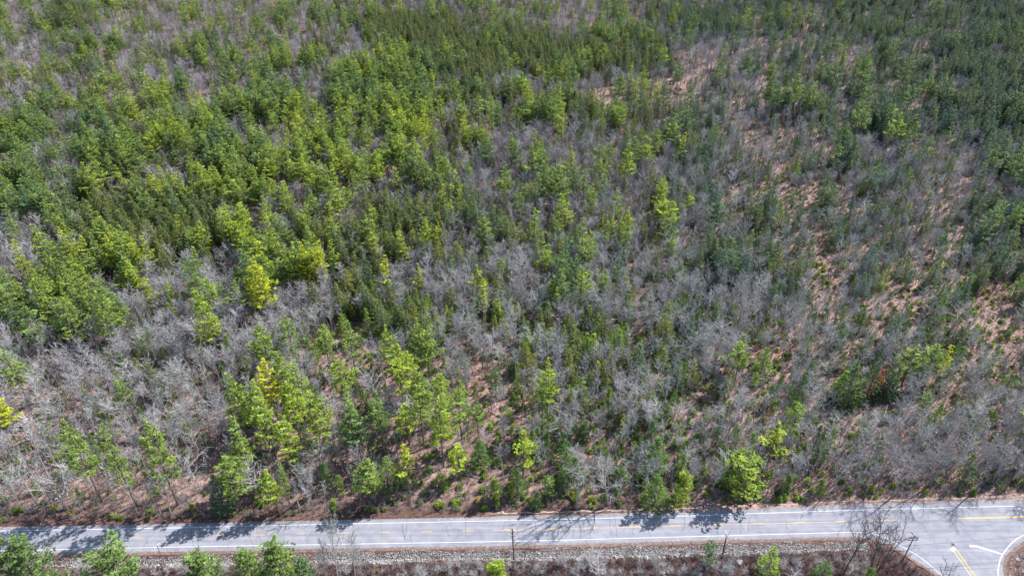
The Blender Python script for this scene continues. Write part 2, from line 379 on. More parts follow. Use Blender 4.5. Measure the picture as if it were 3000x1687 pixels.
# ------------------------------------------------------------------ tree prototypes
def rv(rnd, s=1.0): return Vector((rnd.gauss(0, s), rnd.gauss(0, s), rnd.gauss(0, s)))
def tuft(mb, c, out, size, rnd, n=5, up=0.45, m=0, var=None, flat=.55):
    v = rnd.random() if var is None else min(1, max(0, var + rnd.uniform(-.22, .22)))
    for _ in range(n):
        d = rv(rnd, 0.55); d.z *= min(1, flat * 1.4); d = (out * 0.7 + d + Vector((0, 0, up * 0.5))).normalized() * size * rnd.uniform(0.7, 1.2)
        nn = (Vector((0, 0, 1)) + rv(rnd, flat)).normalized()
        w = d.cross(nn)
        if w.length < 1e-4: continue
        w = w.normalized() * size * rnd.uniform(0.22, 0.36)
        o = c + rv(rnd, size * 0.28) * (1.0)
        mb.tri(tuple(o - w), tuple(o + w), tuple(o + d), m, v)
def pine(seed, H=22, R=4.2, cb=0.4, dens=1.0, gap=0.8, plate=0.34, ts=0.5, irregular=0.4, rise=0.15, pw=.92):
    rnd = random.Random(seed); tr = MB(); cr = MB()
    bx, by = rnd.uniform(-.5, .5), rnd.uniform(-.5, .5)
    ax = lambda t: Vector((bx * math.sin(t * 2.2), by * math.sin(t * 2.7 + .5) - by * math.sin(.5), t * H))
    ts_ = [0, .2, .4, .6, .8, .97]
    tr.tube([ax(q) for q in ts_], [H * .0135 * (1 - q * .9) for q in ts_], 6)
    z = cb * H
    lop = rnd.uniform(0, 6.28)
    for _ in range(rnd.randint(4, 9)):  # dead stubs below the crown
        q = rnd.uniform(cb * .5, cb + .05); a = rnd.uniform(0, 6.28); L = rnd.uniform(.8, 2.2) * H / 22
        p = ax(q); tr.spike(p, p + Vector((math.cos(a) * L, math.sin(a) * L, rnd.uniform(-.2, .5))), .05)
    while z < H * .985:
        t = (z / H - cb) / (1 - cb)
        prof = min(1, .62 + t * 1.9) * (1 - t) ** pw + .05
        k = rnd.choice((3, 4, 4, 5)) if t < .9 else 3
        a0 = rnd.uniform(0, 6.28)
        wl = rnd.uniform(1 - irregular, 1.08)
        for j in range(k):
            a = a0 + j * 6.283 / k + rnd.gauss(0, .3)
            L = R * prof * wl * rnd.uniform(.62, 1.12) * (1 + .18 * math.cos(a - lop))
            if rnd.random() < .12 * irregular * 2: continue
            if L < .35: L = .35
            p0 = ax(z / H); out = Vector((math.cos(a), math.sin(a), 0))
            ri = rise + .35 * t + rnd.gauss(0, .08)
            p1 = p0 + out * L * .55 + Vector((0, 0, L * .55 * (ri - .1))); p2 = p0 + out * L + Vector((0, 0, L * ri + .12 * L))
            cr.spike(p0, p1, .03 + .012 * L, 1, .5); cr.spike(p1, p2, .03, 1, .5)
            side = Vector((-out.y, out.x, 0)); n = max(2, int(L * 3.0 * dens)); bv = rnd.random()
            for _ in range(n + int(gap * n * .5)):
                u = rnd.uniform(.28 if L > 1.5 else .05, 1.0) ** .8
                wd = plate * L * (1.15 - abs(u - .6)) * rnd.uniform(-1, 1)
                c = (p0.lerp(p1, u / .55) if u < .55 else p1.lerp(p2, (u - .55) / .45)) + side * wd + Vector((0, 0, rnd.uniform(-.03, .10)))
                tuft(cr, c, (out + side * (wd / max(L, .1))).normalized(), ts * rnd.uniform(.75, 1.15), rnd, 5, .3, 0, bv, .33)
        z += gap * rnd.uniform(.6, 1.35) * (1 - .35 * t)
    return tr, cr
def cone_tree(seed, H=17, R=3.0, cb=0.06, step=.45, ts=.36, droop=-.18, power=.85, k=6, tuftn=5, rag=.25):
    rnd = random.Random(seed); tr = MB(); cr = MB()
    tr.tube([(0, 0, 0), (.05, 0, H * .5), (0, .05, H * .97)], [H * .014, H * .009, .02], 6)
    z = cb * H
    while z < H * .99:
        t = (z / H - cb) / (1 - cb)
        prof = min(1, .7 + t * 2.5) * (1 - t) ** power + .03
        a0 = rnd.uniform(0, 6.28); kk = max(3, int(k * (1 - t * .45)))
        for j in range(kk):
            a = a0 + j * 6.283 / kk + rnd.gauss(0, .2); L = R * prof * rnd.uniform(1 - rag, 1.1)
            out = Vector((math.cos(a), math.sin(a), 0)); p0 = Vector((0, 0, z)); side = Vector((-out.y, out.x, 0))
            p1 = p0 + out * L + Vector((0, 0, L * droop + .1)); cr.spike(p0, p1, .03, 1)
            n = max(2, int(L * 2.6)); bv = rnd.random()
            for _ in range(n):
                u = rnd.uniform(.35, 1.0) ** .7
                c = p0.lerp(p1, u) + side * rnd.uniform(-.3, .3) * L * (1.1 - u * .6) + Vector((0, 0, .12 * math.sin(u * 3)))
                tuft(cr, c, (out + Vector((0, 0, droop * .6))).normalized(), ts * rnd.uniform(.7, 1.2), rnd, tuftn, .1, 0, bv)
        z += step * rnd.uniform(.75, 1.25)
    return tr, cr
def bare(seed, H=15, spread=.27, lo=.35, n1=15, n2=5, n3=4, n4=2, fork=False, up=.85, twr=.024, lim=1.0):
    rnd = random.Random(seed); tr = MB(); cr = MB()
    stems = []
    ns = rnd.choice((2, 3)) if fork else 1
    for s in range(ns):
        a = rnd.uniform(0, 6.28); tilt = (.18 if fork else .05) * rnd.uniform(.5, 1.3)
        pts = []; p = Vector((0, 0, 0)); d = Vector((math.cos(a) * tilt, math.sin(a) * tilt, 1)).normalized()
        seg = H * .9 / 6
        for i in range(7):
            pts.append(p.copy()); p = p + d * seg; d = (d + rv(rnd, .07) + Vector((0, 0, .05))).normalized()
        r0 = H * .0135 * (.85 if fork else 1)
        tr.tube(pts, [r0 * (1 - .86 * i / 6) for i in range(7)], 5, 0, .5)
        stems.append(pts)
    def at(pts, q):
        q = max(0, min(5.999, q * 6)); i = int(q); return pts[i].lerp(pts[i + 1], q - i)
    for i in range(n1):
        pts = stems[i % ns]; q = lo + (1 - lo) * ((i + rnd.random()) / n1) ** .85
        p = at(pts, q); a = i * 2.4 + rnd.gauss(0, .4)
        L = H * spread * (1.1 - .75 * q) * rnd.uniform(.7, 1.25) + .8
        d = Vector((math.cos(a), math.sin(a), up * rnd.uniform(.6, 1.6))).normalized()
        r = (.014 * L + .03) * lim
        P = [p, p + d * L * .5, p + d * L * .5 + (d + Vector((0, 0, .25)) + rv(rnd, .12)).normalized() * L * .5]
        v1 = rnd.random()
        cr.tube(P, [r, r * .65, .02], 3, 1, .5, False)
        for j in range(n2):
            u = (j + .7 + rnd.random() * .5) / (n2 + .4); u = min(1, u)
            b0 = P[0].lerp(P[1], u * 2) if u < .5 else P[1].lerp(P[2], u * 2 - 1)
            d2 = (d * .8 + rv(rnd, .5) + Vector((0, 0, .3))).normalized(); L2 = L * .42 * rnd.uniform(.6, 1.2)
            b1 = b0 + d2 * L2
            cr.spike(b0, b1, .038 * lim, 0, .4 + .6 * v1)
            for k in range(n3):
                c0 = b0.lerp(b1, (k + .8) / (n3 + .3)); d3 = (d2 * .7 + rv(rnd, .5) + Vector((0, 0, .35))).normalized()
                L3 = L2 * .55 * rnd.uniform(.6, 1.2) + .25; c1 = c0 + d3 * L3
                vv = rnd.random()
                cr.spike(c0, c1, twr, 0, vv)
                for _ in range(n4):
                    e0 = c0.lerp(c1, rnd.uniform(.2, 1)); d4 = (d3 * .8 + rv(rnd, .55) + Vector((0, 0, .2))).normalized()
                    cr.spike(e0, e0 + d4 * rnd.uniform(.3, .75), twr * .8, 0, vv)
    return tr, cr
def shrub(seed, H=2.0, stems=10, R=.8, tw=8, r=.022):
    rnd = random.Random(seed); mb = MB()
    for s in range(stems):
        a = rnd.uniform(0, 6.28); q = rnd.uniform(.3, 1)
        p = Vector((math.cos(a) * .15, math.sin(a) * .15, 0)); e = Vector((math.cos(a) * R * q, math.sin(a) * R * q, H * rnd.uniform(.6, 1)))
        v = rnd.random(); mb.spike(p, e, r * 1.3, 0, v)
        for k in range(tw):
            b0 = p.lerp(e, rnd.uniform(.25, 1)); d = ((e - p).normalized() + rv(rnd, .6)).normalized()
            mb.spike(b0, b0 + d * H * rnd.uniform(.15, .35), r, 0, v)
    return mb
def greenbush(seed, H=1.6, R=.9):
    rnd = random.Random(seed); mb = MB()
    mb.spike((0, 0, 0), (0, 0, H * .9), .05, 1)
    for _ in range(int(70 * R)):
        u = rnd.random(); a = rnd.uniform(0, 6.28); rr = R * (1 - u * .75) * math.sqrt(rnd.random())
        c = Vector((math.cos(a) * rr, math.sin(a) * rr, H * (.1 + .85 * u)))
        tuft(mb, c, Vector((math.cos(a), math.sin(a), .3)), .34, rnd, 4, .4, 0)
    return mb

PROTO = {}
def add_proto(kind, variants, mats_tr, mats_cr):
    L = []
    for k, (tr, cr) in enumerate(variants):
        tm = tr.mesh(kind + '_trunk', mats_tr); cm = cr.mesh(kind + '_crown', mats_cr)
        both = MB(); both.v = list(tr.v); both.f = list(tr.f); both.m = [len(mats_cr)] * len(tr.f); both.a = list(tr.a)
        n = len(both.v); both.v += cr.v; both.f += [tuple(n + i for i in f) for f in cr.f]; both.m += cr.m; both.a += cr.a
        L.append((tm, cm, both.mesh(kind + '_whole', mats_cr + mats_tr)))
    PROTO[kind] = L
add_proto('white_pine', [pine(11, 22, 5.4, .38, dens=1.3, gap=1.2), pine(12, 22, 5.7, .3, gap=1.4, plate=.3, dens=1.3, irregular=.5), pine(13, 22, 4.9, .42, irregular=.5, dens=1.3, gap=1.2), pine(14, 22, 5.4, .3, gap=1.3, dens=1.25),
                         pine(15, 22, 6.2, .4, gap=1.5, irregular=.55, plate=.4, dens=1.25), pine(16, 22, 4.5, .25, gap=1.2, irregular=.5), pine(17, 22, 5.6, .33, gap=1.5, irregular=.65, dens=1.3), pine(18, 22, 6.0, .32, irregular=.55, gap=1.4)], [M_PBARK], [M_PINE, M_PBARK])
add_proto('bushy_pine', [pine(31, 9, 3.4, .04, dens=2.6, gap=.55, ts=.30, irregular=.55, rise=.25, plate=.4, pw=.55), pine(32, 9, 3.9, .05, dens=2.6, gap=.7, ts=.30, irregular=.8, rise=.3, plate=.42, pw=.5),
                         pine(33, 9, 2.9, .03, dens=2.6, gap=.52, ts=.29, irregular=.55, rise=.2, plate=.4, pw=.55)], [M_PBARK], [M_PINE, M_PBARK])
add_proto('hemlock', [cone_tree(41), cone_tree(42, 17, 3.3, .1, rag=.35), cone_tree(43, 17, 2.7, .05), cone_tree(44, 17, 3.5, .15, power=.7, rag=.4)], [M_PBARK], [M_HEM, M_PBARK])
add_proto('fir', [cone_tree(51, 8, 1.7, .04, .3, .26, .05, 1.0, 6, 4, .2), cone_tree(52, 8, 1.35, .03, .28, .24, .1, 1.05, 5, 4, .25), cone_tree(53, 8, 2.1, .05, .32, .28, 0, .9, 6, 4, .3)], [M_PBARK], [M_FIR, M_PBARK])
add_proto('bare_tree', [bare(61), bare(62, spread=.26, lo=.45), bare(63, spread=.34, fork=True, lo=.3), bare(64, spread=.22, lo=.5, n1=15, up=1.1), bare(65, spread=.32, lo=.4, up=.6), bare(66, spread=.28, lo=.3, fork=True),
                        bare(67, spread=.24, lo=.55, n1=16, up=1.0), bare(68, spread=.36, lo=.25, n1=18, up=.5),
                        bare(161, H=16, spread=.12, lo=.5, n1=9, n2=3, n3=3), bare(162, H=17, spread=.15, lo=.6, n1=8, n2=4, n3=3, up=1.2), bare(163, H=15, spread=.10, lo=.4, n1=8, n2=3, n3=2, up=.5),
                        bare(171, spread=.36, lo=.22, n1=22, n2=6, n3=5, n4=3, twr=.013, lim=.6, up=.55), bare(172, spread=.33, lo=.2, n1=24, n2=6, n3=5, n4=3, twr=.012, lim=.6, fork=True, up=.7)], [M_BARK], [M_TWIG, M_BARK])
SHRUBS = [shrub(71), shrub(72, 2.4, 7, .7), shrub(73, 1.6, 11, 1.0)]
BUSHES = [greenbush(81), greenbush(82, 2.2, .8), greenbush(83, 1.1, 1.0)]

# ------------------------------------------------------------------ what grows where (read off the photo, 24 x 16 cells)
PG = ["334332434423234232311111", "323462423413234232222222", "434355546441242122233211", "545656666532424321332212", "666777777622433322121212", "767777776413523211111112",
      "763456654211224311111112", "642245442111114411111111", "545554541112222101000001", "444344111112110000000000", "211000000000000000000000", "000000000000000000000000",
      "000000000000000000000000", "000000000000000000000000", "000000000000000000000000", "000000000000000000000000"]
HG = ["141111114243211324345547", "231211132677655523343456", "222111123345333212323567", "111111112322342432234556", "111211111231212332133335", "112221111122121333222344",
      "137762222452124332223334", "257733346564212342222223", "352222223121112133322222", "231111112311211110001111", "010210000111111100000110", "000100011111001100000000",
      "000000001000000100000000", "010001000000000000000100", "000000000001000100000001", "000000000000000000000010"]
GR = ["000000000000000000111111", "000000000000000000111111", "000000000000000111111111", "000000000000001221211111", "000000000000011222221111", "000000000001111122222211",
      "000000000011111122222222", "000000000111111123222222", "000000011222222222222332", "110111125443454322223332", "111111123322443322222332", "111121222212333333222222",
      "011111211112333332211111", "111111111112333332222111", "111111111121233322111111", "000000000111222222211111"]
BG = ["999999999999999998777777", "999999999999999988777777", "999999999999999468777777", "999999999998965666777776", "999999999999877556677666", "999999999999887554667666",
      "999999999999998776466777", "999999999999999997746666", "999999999999999999876544", "899999987699999999977233", "899999973377999999866434", "588999966654699999747655",
      "577888755432467888656777", "566766544323446787777888", "556532443333445677788888", "445433333333344556788887"]
def cell(T, px, py):
    c = min(23, max(0, int(px / 125))); r = min(15, max(0, int(py / 94)))
    return int(T[r][c])
CLEAR = [(1960, 240, 85, 55), (1800, 290, 70, 42), (2330, 560, 120, 36), (2800, 720, 60, 22), (2200, 560, 80, 28), (2270, 625, 60, 25), (2385, 745, 70, 24), (1090, 985, 75, 38), (980, 1030, 45, 28), (2640, 885, 100, 36), (2900, 900, 80, 45), (2440, 840, 60, 25),
         (1440, 1245, 55, 65), (585, 1395, 85, 60), (2245, 1085, 80, 42), (2950, 1010, 60, 45), (2420, 395, 50, 20), (2250, 400, 70, 24), (1300, 1370, 130, 55), (1430, 1120, 60, 30), (820, 560, 30, 15), (2730, 390, 30, 16), (2050, 1180, 60, 30), (2250, 250, 20, 60), (1270, 540, 30, 14), (2560, 1200, 90, 25)]
HSTAND = [(410, 660, 200, 75, .35), (1260, 125, 190, 55, .3), (1590, 140, 140, 40, .15), (590, 610, 70, 40, .2), (1150, 640, 120, 50, .3), (2060, 60, 90, 30, .1)]
def in_clear(px, py): return any(((px - a) / c) ** 2 + ((py - b) / d_) ** 2 < 1 for a, b, c, d_ in CLEAR)
KEEP = [G(2680, 1448), G(2682, 1475), G(2062, 1484), G(2668, 1456)]
rnd = random.Random(5)
SITES = {k: [] for k in ('white_pine', 'bushy_pine', 'hemlock', 'fir', 'bare_tree')}
UNDER = []; GREEN = []
# (x base, y base, y top, kind, tint, crown width factor, variant)
EXP = [
 (800, 1120, 945, 'p', .45, 1, 0), (870, 1090, 918, 'p', .4, 1, 1), (815, 1230, 1050, 'p', .86, 1, 3), (850, 1200, 1026, 'p', .5, 1, 0), (895, 1230, 1057, 'p', .42, 1.1, 7), (790, 1290, 1112, 'p', .55, 1.05, 3),
 (880, 1290, 1112, 'p', .6, 1.05, 0), (944, 1330, 1143, 'p', .52, 1, 3), (810, 1345, 1174, 'p', .5, 1.1, 1), (966, 1085, 949, 'p', .4, 1, 2), (1042, 1100, 937, 'p', .38, 1.1, 6), (1150, 1100, 949, 'p', .5, .9, 3),
 (1235, 1150, 923, 'p', .45, .95, 2), (1262, 1130, 918, 'p', .42, .9, 2), (1180, 1190, 1003, 'p', .6, 1.05, 2), (1215, 1230, 1015, 'p', .63, 1.1, 4), (1243, 1310, 1073, 'p', .45, .95, 0), (1010, 1197, 1050, 'p', .5, 1.15, 4),
 (1045, 1330, 1135, 'p', .42, .9, 5), (1060, 1350, 1182, 'p', .25, 1.1, 3), (1125, 1330, 1143, 'p', .3, .9, 2), (1200, 1300, 1178, 'p', .62, 1.15, 7), (1300, 1225, 1088, 'p', .52, 1.1, 1), (1300, 1368, 1158, 'p', .6, .85, 0),
 (1356, 1300, 1127, 'p', .42, 1.1, 4), (1402, 1290, 1160, 'p', .38, .7, 2), (1604, 1250, 1042, 'p', .56, .95, 2), (1532, 1410, 1258, 'p', .62, 1.1, 6), (1348, 1400, 1296, 'p', .62, 1.1, 7), (1200, 1445, 1298, 'p', .7, .95, 6), (870, 1390, 1213, 'p', .6, 1, 1),
 (1100, 1475, 1345, 'p', .4, 1.1, 3), (850, 1478, 1346, 'p', .42, .6, 5), (815, 1500, 1374, 'p', .6, .9, 3), (705, 1495, 1331, 'p', .42, 1.1, 3), (660, 1500, 1390, 'h', .2, 1.5, 0), (522, 1478, 1224, 'p', .42, 1.0, 1), (400, 1480, 1240, 'p', .4, .9, 5),
 (300, 1470, 1224, 'p', .42, .85, 0), (400, 1235, 1085, 'p', .38, .75, 2), (85, 1180, 1026, 'p', .42, 1.3, 7), (50, 1294, 1150, 'p', .8, 1, 2), (722, 1290, 1088, 'p', .45, 1, 3), (742, 1420, 1215, 'p', .42, 1, 5), (470, 1075, 956, 'h', .45, 1.1, 1),
 (300, 1160, 1092, 'h', .5, .8, 2), (355, 1045, 850, 'p', .45, 1.1, 0), (245, 1050, 863, 'p', .4, 1.25, 1), (140, 1065, 886, 'p', .3, 1.15, 4), (40, 1010, 850, 'p', .3, 1.2, 1), (630, 1050, 848, 'p', .6, 1, 3), (910, 870, 705, 'p', .85, .9, 3), (955, 870, 706, 'p', .82, .9, 1),
 (790, 960, 763, 'p', .78, 1.25, 0), (1142, 880, 745, 'p', .78, 1, 6), (1765, 610, 470, 'p', .45, .9, 5), (1728, 670, 536, 'p', .48, .9, 1), (1800, 670, 547, 'p', .45, .9, 3), (1832, 740, 605, 'p', .6, 1, 3), (1785, 750, 629, 'p', .55, 1, 1), (1700, 790, 635, 'p', .5, 1, 6),
 (1725, 810, 675, 'p', .5, 1, 7), (1872, 480, 373, 'p', .4, .8, 3), (1642, 450, 350, 'p', .4, 1.1, 1), (1440, 430, 290, 'p', .42, .8, 5), (1388, 470, 345, 'p', .42, .8, 3), (1428, 520, 380, 'p', .2, 1, 2), (1512, 530, 396, 'p', .1, .9, 2), (1374, 570, 472, 'p', .4, .9, 3),
 (1612, 630, 500, 'p', .35, .9, 1), (2012, 640, 562, 'p', .52, .9, 3), (2147, 1139, 978, 'p', .45, .95, 2), (2245, 1375, 1234, 'p', .64, 1.1, 6), (2640, 1130, 1007, 'p', .4, 1.2, 1), (2700, 1140, 1003, 'p', .4, 1.1, 4), (2735, 1130, 1007, 'p', .75, .8, 7), (2995, 1330, 1140, 'p', .35, 1.1, 3),
 (1605, 830, 715, 'p', .5, .9, 2), (1470, 840, 750, 'p', .5, .8, 1), (1640, 870, 775, 'p', .6, .9, 6), (1460, 950, 870, 'p', .6, .9, 1), (1628, 950, 840, 'p', .62, .7, 6), (1235, 890, 770, 'p', .7, .7, 6),
 (560, 700, 600, 'p', .42, 1, 0), (730, 700, 590, 'p', .45, 1.2, 1), (290, 860, 740, 'p', .38, 1.2, 1), (1255, 770, 640, 'p', .65, .9, 3), (1290, 760, 650, 'p', .66, .7, 1),
 (1985, 1478, 1375, 'b', .58, .75, 0), (2172, 1462, 1343, 'b', .5, 1.3, 1), (2300, 1445, 1389, 'b', .35, .8, 2), (2392, 1448, 1398, 'b', .25, .8, 0), (1450, 1470, 1398, 'b', .45, .8, 2), (1500, 1455, 1408, 'b', .62, .55, 0), (1610, 1465, 1395, 'b', .35, .8, 1), (1690, 1472, 1425, 'b', .5, .7, 0),
 (1000, 1440, 1390, 'b', .35, .8, 2), (2310, 1310, 1180, 'b', .45, .6, 1), (2140, 1140, 1090, 'b', .4, .6, 2), (2210, 1140, 1092, 'b', .45, .7, 0), (2460, 1215, 1195, 'b', .4, .8, 1), (2690, 1215, 1150, 'b', .4, .9, 1), (2120, 1170, 1110, 'b', .4, .6, 1), (2850, 1195, 1145, 'b', .35, .9, 2),
 (45, 1735, 1572, 'b', .26, .9, 1), (135, 1745, 1595, 'b', .22, .9, 0), (378, 1752, 1588, 'b', .28, 1.12, 1), (608, 1742, 1614, 'b', .28, 1.05, 0), (748, 1740, 1611, 'b', .32, .92, 2), (848, 1745, 1597, 'b', .34, .9, 0), (905, 1745, 1632, 'b', .1, .8, 2), (1443, 1745, 1643, 'b', .6, .9, 0),
 (2243, 1688, 1604, 'f', .78, 1.3, 2), (2402, 1705, 1645, 'f', .4, 1.5, 2), (2535, 1715, 1661, 'b', .4, .8, 2), (2072, 1668, 1592, 'b', .12, .7, 1),
 (2474, 1180, 1073, 'f', .2, 1.6, 2), (2480, 1200, 1139, 'f', .35, 1.6, 2), (2535, 1168, 1065, 'f', .1, 1.2, 2), (2592, 1172, 1086, 'f', .1, 1.3, 0), (2560, 1160, 1080, 'f', 1.0, 1.1, 0), (2760, 1262, 1210, 'f', .2, 1.5, 2), (2283, 1137, 1105, 'f', .45, 1.6, 2), (2842, 1003, 950, 'f', .6, 1.3, 2),
 (2440, 1180, 1130, 'f', .15, 1.6, 2), (1180, 950, 897, 'f', .3, 1.4, 2), (1015, 1000, 921, 'f', .75, 1.0, 1), (900, 1010, 941, 'f', .6, 1, 0), (935, 1050, 993, 'f', .6, 1.1, 1), (1095, 1125, 1069, 'f', .2, 1.2, 0), (1588, 1290, 1143, 'f', .3, .9, 1), (1486, 1228, 1188, 'f', .7, 1.2, 2),
 (1724, 850, 790, 'f', .5, 1, 1), (1834, 860, 790, 'f', .6, .8, 1), (1840, 960, 890, 'f', .5, 1, 0), (1935, 960, 880, 'f', .6, .9, 1), (1498, 800, 700, 'h', .7, .8, 0), (1480, 640, 518, 'h', .8, .9, 0), (1235, 740, 600, 'h', .5, 1.5, 3), (1440, 690, 575, 'h', .6, .8, 2),
 (1390, 680, 560, 'h', .5, .8, 0), (1900, 570, 478, 'h', .8, 1.1, 1), (1920, 600, 500, 'h', .7, 1, 0), (1950, 690, 580, 'h', .35, 1.3, 3), (1975, 690, 585, 'h', .3, 1.1, 1), (1665, 770, 680, 'h', .25, 1.2, 3), (2260, 840, 715, 'h', .7, 1.2, 1), (2325, 850, 745, 'h', .75, 1.0, 0),
 (2180, 790, 690, 'h', .7, 1, 2), (1300, 1440, 1395, 'b', .45, .8, 0), (2430, 720, 660, 'h', .7, 1, 3),
 (1000, 1762, 1530, 't', .75, .5, 3), (1055, 1762, 1560, 't', .75, .5, 6), (970, 1765, 1570, 't', .7, .45, 3), (1080, 1760, 1590, 't', .7, .5, 6), (1750, 1758, 1625, 't', 1.0, .8, 4), (1820, 1700, 1580, 't', .7, .6, 3),
 (2465, 1700, 1528, 't', .0, .8, 0), (2530, 1708, 1523, 't', .0, .85, 4), (2552, 1700, 1535, 't', .0, .7, 2), (2745, 1750, 1655, 't', .05, .8, 5), (270, 1700, 1640, 't', .5, .8, 4), (2612, 1458, 1330, 't', .12, 1.1, 11), (2560, 1420, 1290, 't', .1, 1.1, 12), (2860, 1440, 1310, 't', .1, 1.1, 11),
 (2720, 1425, 1290, 't', .1, 1.1, 12), (590, 1440, 1330, 't', .5, 1.2, 7), (790, 1460, 1345, 't', .4, 1.2, 7), (190, 1490, 1380, 't', .6, 1.6, 7), (110, 1480, 1370, 't', .6, 1.3, 4), (1780, 1480, 1340, 't', .5, 1, 7), (1690, 1490, 1340, 't', .5, 1, 2),
]
KEY = {'p': ('white_pine', 22), 'b': ('bushy_pine', 9), 'h': ('hemlock', 17), 'f': ('fir', 8), 't': ('bare_tree', 15)}
taken = []
for (bx_, by_, ty, k, tint, wf, va) in EXP:
    x, y, z = GG(bx_, by_)
    kind, H0 = KEY[k]; h = solve_h(x, y, z, ty); s = h / H0
    sw = s * wf if k != 'p' else (0.35 * s + 0.65) * wf * 1.06
    if k == 't': sw = s * wf
    SITES[kind].append((x, y, z, sw, s, rnd.uniform(0, 6.28), tint, va, 0.0)); taken.append((x, y, sw * (3.2 if k == 'p' else 2.2 if k in 'hb' else 1.2)))
TK = np.array(taken)
def fill(step, ymin, ymax):
    pts = []
    y = ymin
    while y < ymax:
        sp = step * (1 if y < 420 else 1.18 if y < 700 else 1.35)
        hw = (y * CT + CAMH * ST) * 0.80 + 45
        x = -hw
        while x < hw:
            pts.append((x + rnd.uniform(-.5, .5) * sp, y + rnd.uniform(-.5, .5) * sp, sp)); x += sp
        y += sp
    return pts
pts = fill(3.5, 96, 1120)
PX = np.array([p[0] for p in pts]); PY = np.array([p[1] for p in pts])
PZ = ground_z(PX, PY); PD = poly_dist(PX, PY, PV)
for (x, y, sp), z, d in zip(pts, PZ, PD):
    ux, uy, dep_ = proj(x, y, z)
    if d < 2.6: continue
    if ux < -260 or ux > 3260 or uy > 1800: continue
    north = y > np.interp(x, NPx, NPy)
    if not north: continue
    if min((TK[:, 0] - x) ** 2 + (TK[:, 1] - y) ** 2 - TK[:, 2] ** 2) < 0 and rnd.random() < .8: continue
    j = 30 if uy > 500 else 18
    cx, cy, _ = proj(x, y, z + 11); cx += rnd.gauss(0, j); cy += rnd.gauss(0, j * .6)
    dep = math.atan2(CAMH, math.hypot(x, y)); cot = 1 / math.tan(dep)
    P, Hh, Gn, B = (cell(T, cx, cy) for T in (PG, HG, GR, BG))
    ex_, ey_, _ = proj(x, y, z + 5)
    if (in_clear(ux, uy) or in_clear(cx, cy) or in_clear(ex_, ey_)) and rnd.random() < (.9 if uy > 750 else .5): continue
    if min(math.hypot(x - a, y - b) for a, b in KEEP) < 5.5: continue
    if cx > 1650 and cy < 900: Hh *= .9; P *= .8
    if 1100 < cx < 1650 and 250 < cy < 900: Hh += .6; P += .4
    lp = mnoise.noise((x * .028, y * .022, 1.7)) + .6 * mnoise.noise((x * .075, y * .06, 5.1)); lh = mnoise.noise((x * .035, y * .028, 9.3)) + .5 * mnoise.noise((x * .09, y * .07, 3.3))
    P *= max(.2, 1 + 1.5 * lp); Hh *= max(.12, 1 + 1.9 * lh)
    if cy < 300 and cx < 1700: P = P * .8 + .2
    if cx > 1650 and cy < 450: Gn *= .8
    if any(((cx - a) * math.cos(t_) + (cy - b) * math.sin(t_)) ** 2 / c / c + ((cy - b) * math.cos(t_) - (cx - a) * math.sin(t_)) ** 2 / e_ / e_ < 1 for a, b, c, e_, t_ in HSTAND):
        P, Hh, Gn, B = .5, 9.5, 0, 2.5
    wk = 1 + .22 * min(1, max(0, (y - 250) / 250))
    if P + Hh >= 6: B = B * (.75 if P + Hh < 8 else .5)
    if B < 4: 
        cx, cy, _ = proj(x, y, z + 3); B = min(B + 1, cell(BG, cx, cy)) if P + Hh < 6 else B
    A = sp * sp
    cov = lambda c, a: -math.log(1 - min(.93, c)) / a * A
    fb = 1 / (1 + .07 * max(0, cot - 1)); con = min(1, (P + Hh) / 9)
    pp = cov(P / 10 * 1.25, 50 + 40 * cot) * 1.35; ph = cov(Hh / 10 * 1.3, 24 + 20 * cot) * 1.3
    pg = Gn / 10 * 1.1
    u = rnd.random()
    dn = 1.0 if d > 9 else .75
    if u < pp:
        s = rnd.uniform(.85, 1.25) if P > 1 else rnd.uniform(.65, 1)
        tint = min(.66, max(0, rnd.gauss(.38, .14) + .25 * mnoise.noise((x * .02, y * .02, 7.7)) + (0.12 if 400 < cx < 1400 and cy > 330 else 0) - (.16 if cx > 2000 else 0)))
        SITES['white_pine'].append((x, y, z, s * rnd.uniform(.85, 1.2) * wk, s * (1 + (wk - 1) * .6), rnd.uniform(0, 6.28), tint, rnd.randrange(8), rnd.gauss(0, .03)))
    elif u < pp + ph:
        s = rnd.uniform(.62, 1.05) if Hh < 5 else rnd.uniform(.85, 1.15)
        tint = min(1, max(0, rnd.gauss(.5, .15) - (.3 if cx > 1950 else 0)))
        SITES['hemlock'].append((x, y, z, s * rnd.uniform(1.2, 1.7) * wk, s * (1 + (wk - 1) * .6), rnd.uniform(0, 6.28), tint, rnd.randrange(4), rnd.gauss(0, .02)))
    elif u < pp + ph + pg:
        s = rnd.uniform(.7, 1.7) if rnd.random() < .65 else rnd.uniform(.35, .7)
        tint = min(.88, max(0, rnd.gauss(.45, .2) - (.14 if cx > 1950 else 0) + (.2 if 1000 < cx < 1900 and 780 < cy < 1150 else 0)))
        SITES['fir'].append((x, y, z, s * rnd.uniform(1.0, 1.6), s, rnd.uniform(0, 6.28), tint, rnd.randrange(3), rnd.gauss(0, .02)))
    elif rnd.random() < (B / 10) ** 1.05 * dn * fb * (1 - .4 * con):
        s = rnd.uniform(.62, 1.15) * (1.0 if cx < 2200 or cy > 1200 else .85)
        right = min(1, max(0, (cx - 1200) / 1500))
        tint = rnd.random() * .45 + (.2 if cy > 700 else 0) + right * rnd.random() * .25
        if rnd.random() < .10: tint = rnd.uniform(.85, 1)
        SITES['bare_tree'].append((x, y, z, s * rnd.uniform(.85, 1.2), s, rnd.uniform(0, 6.28), min(1, tint), rnd.randrange(8) if rnd.random() < (.7 if d > 60 else .5) else rnd.randrange(8, 11), rnd.gauss(0, .045)))
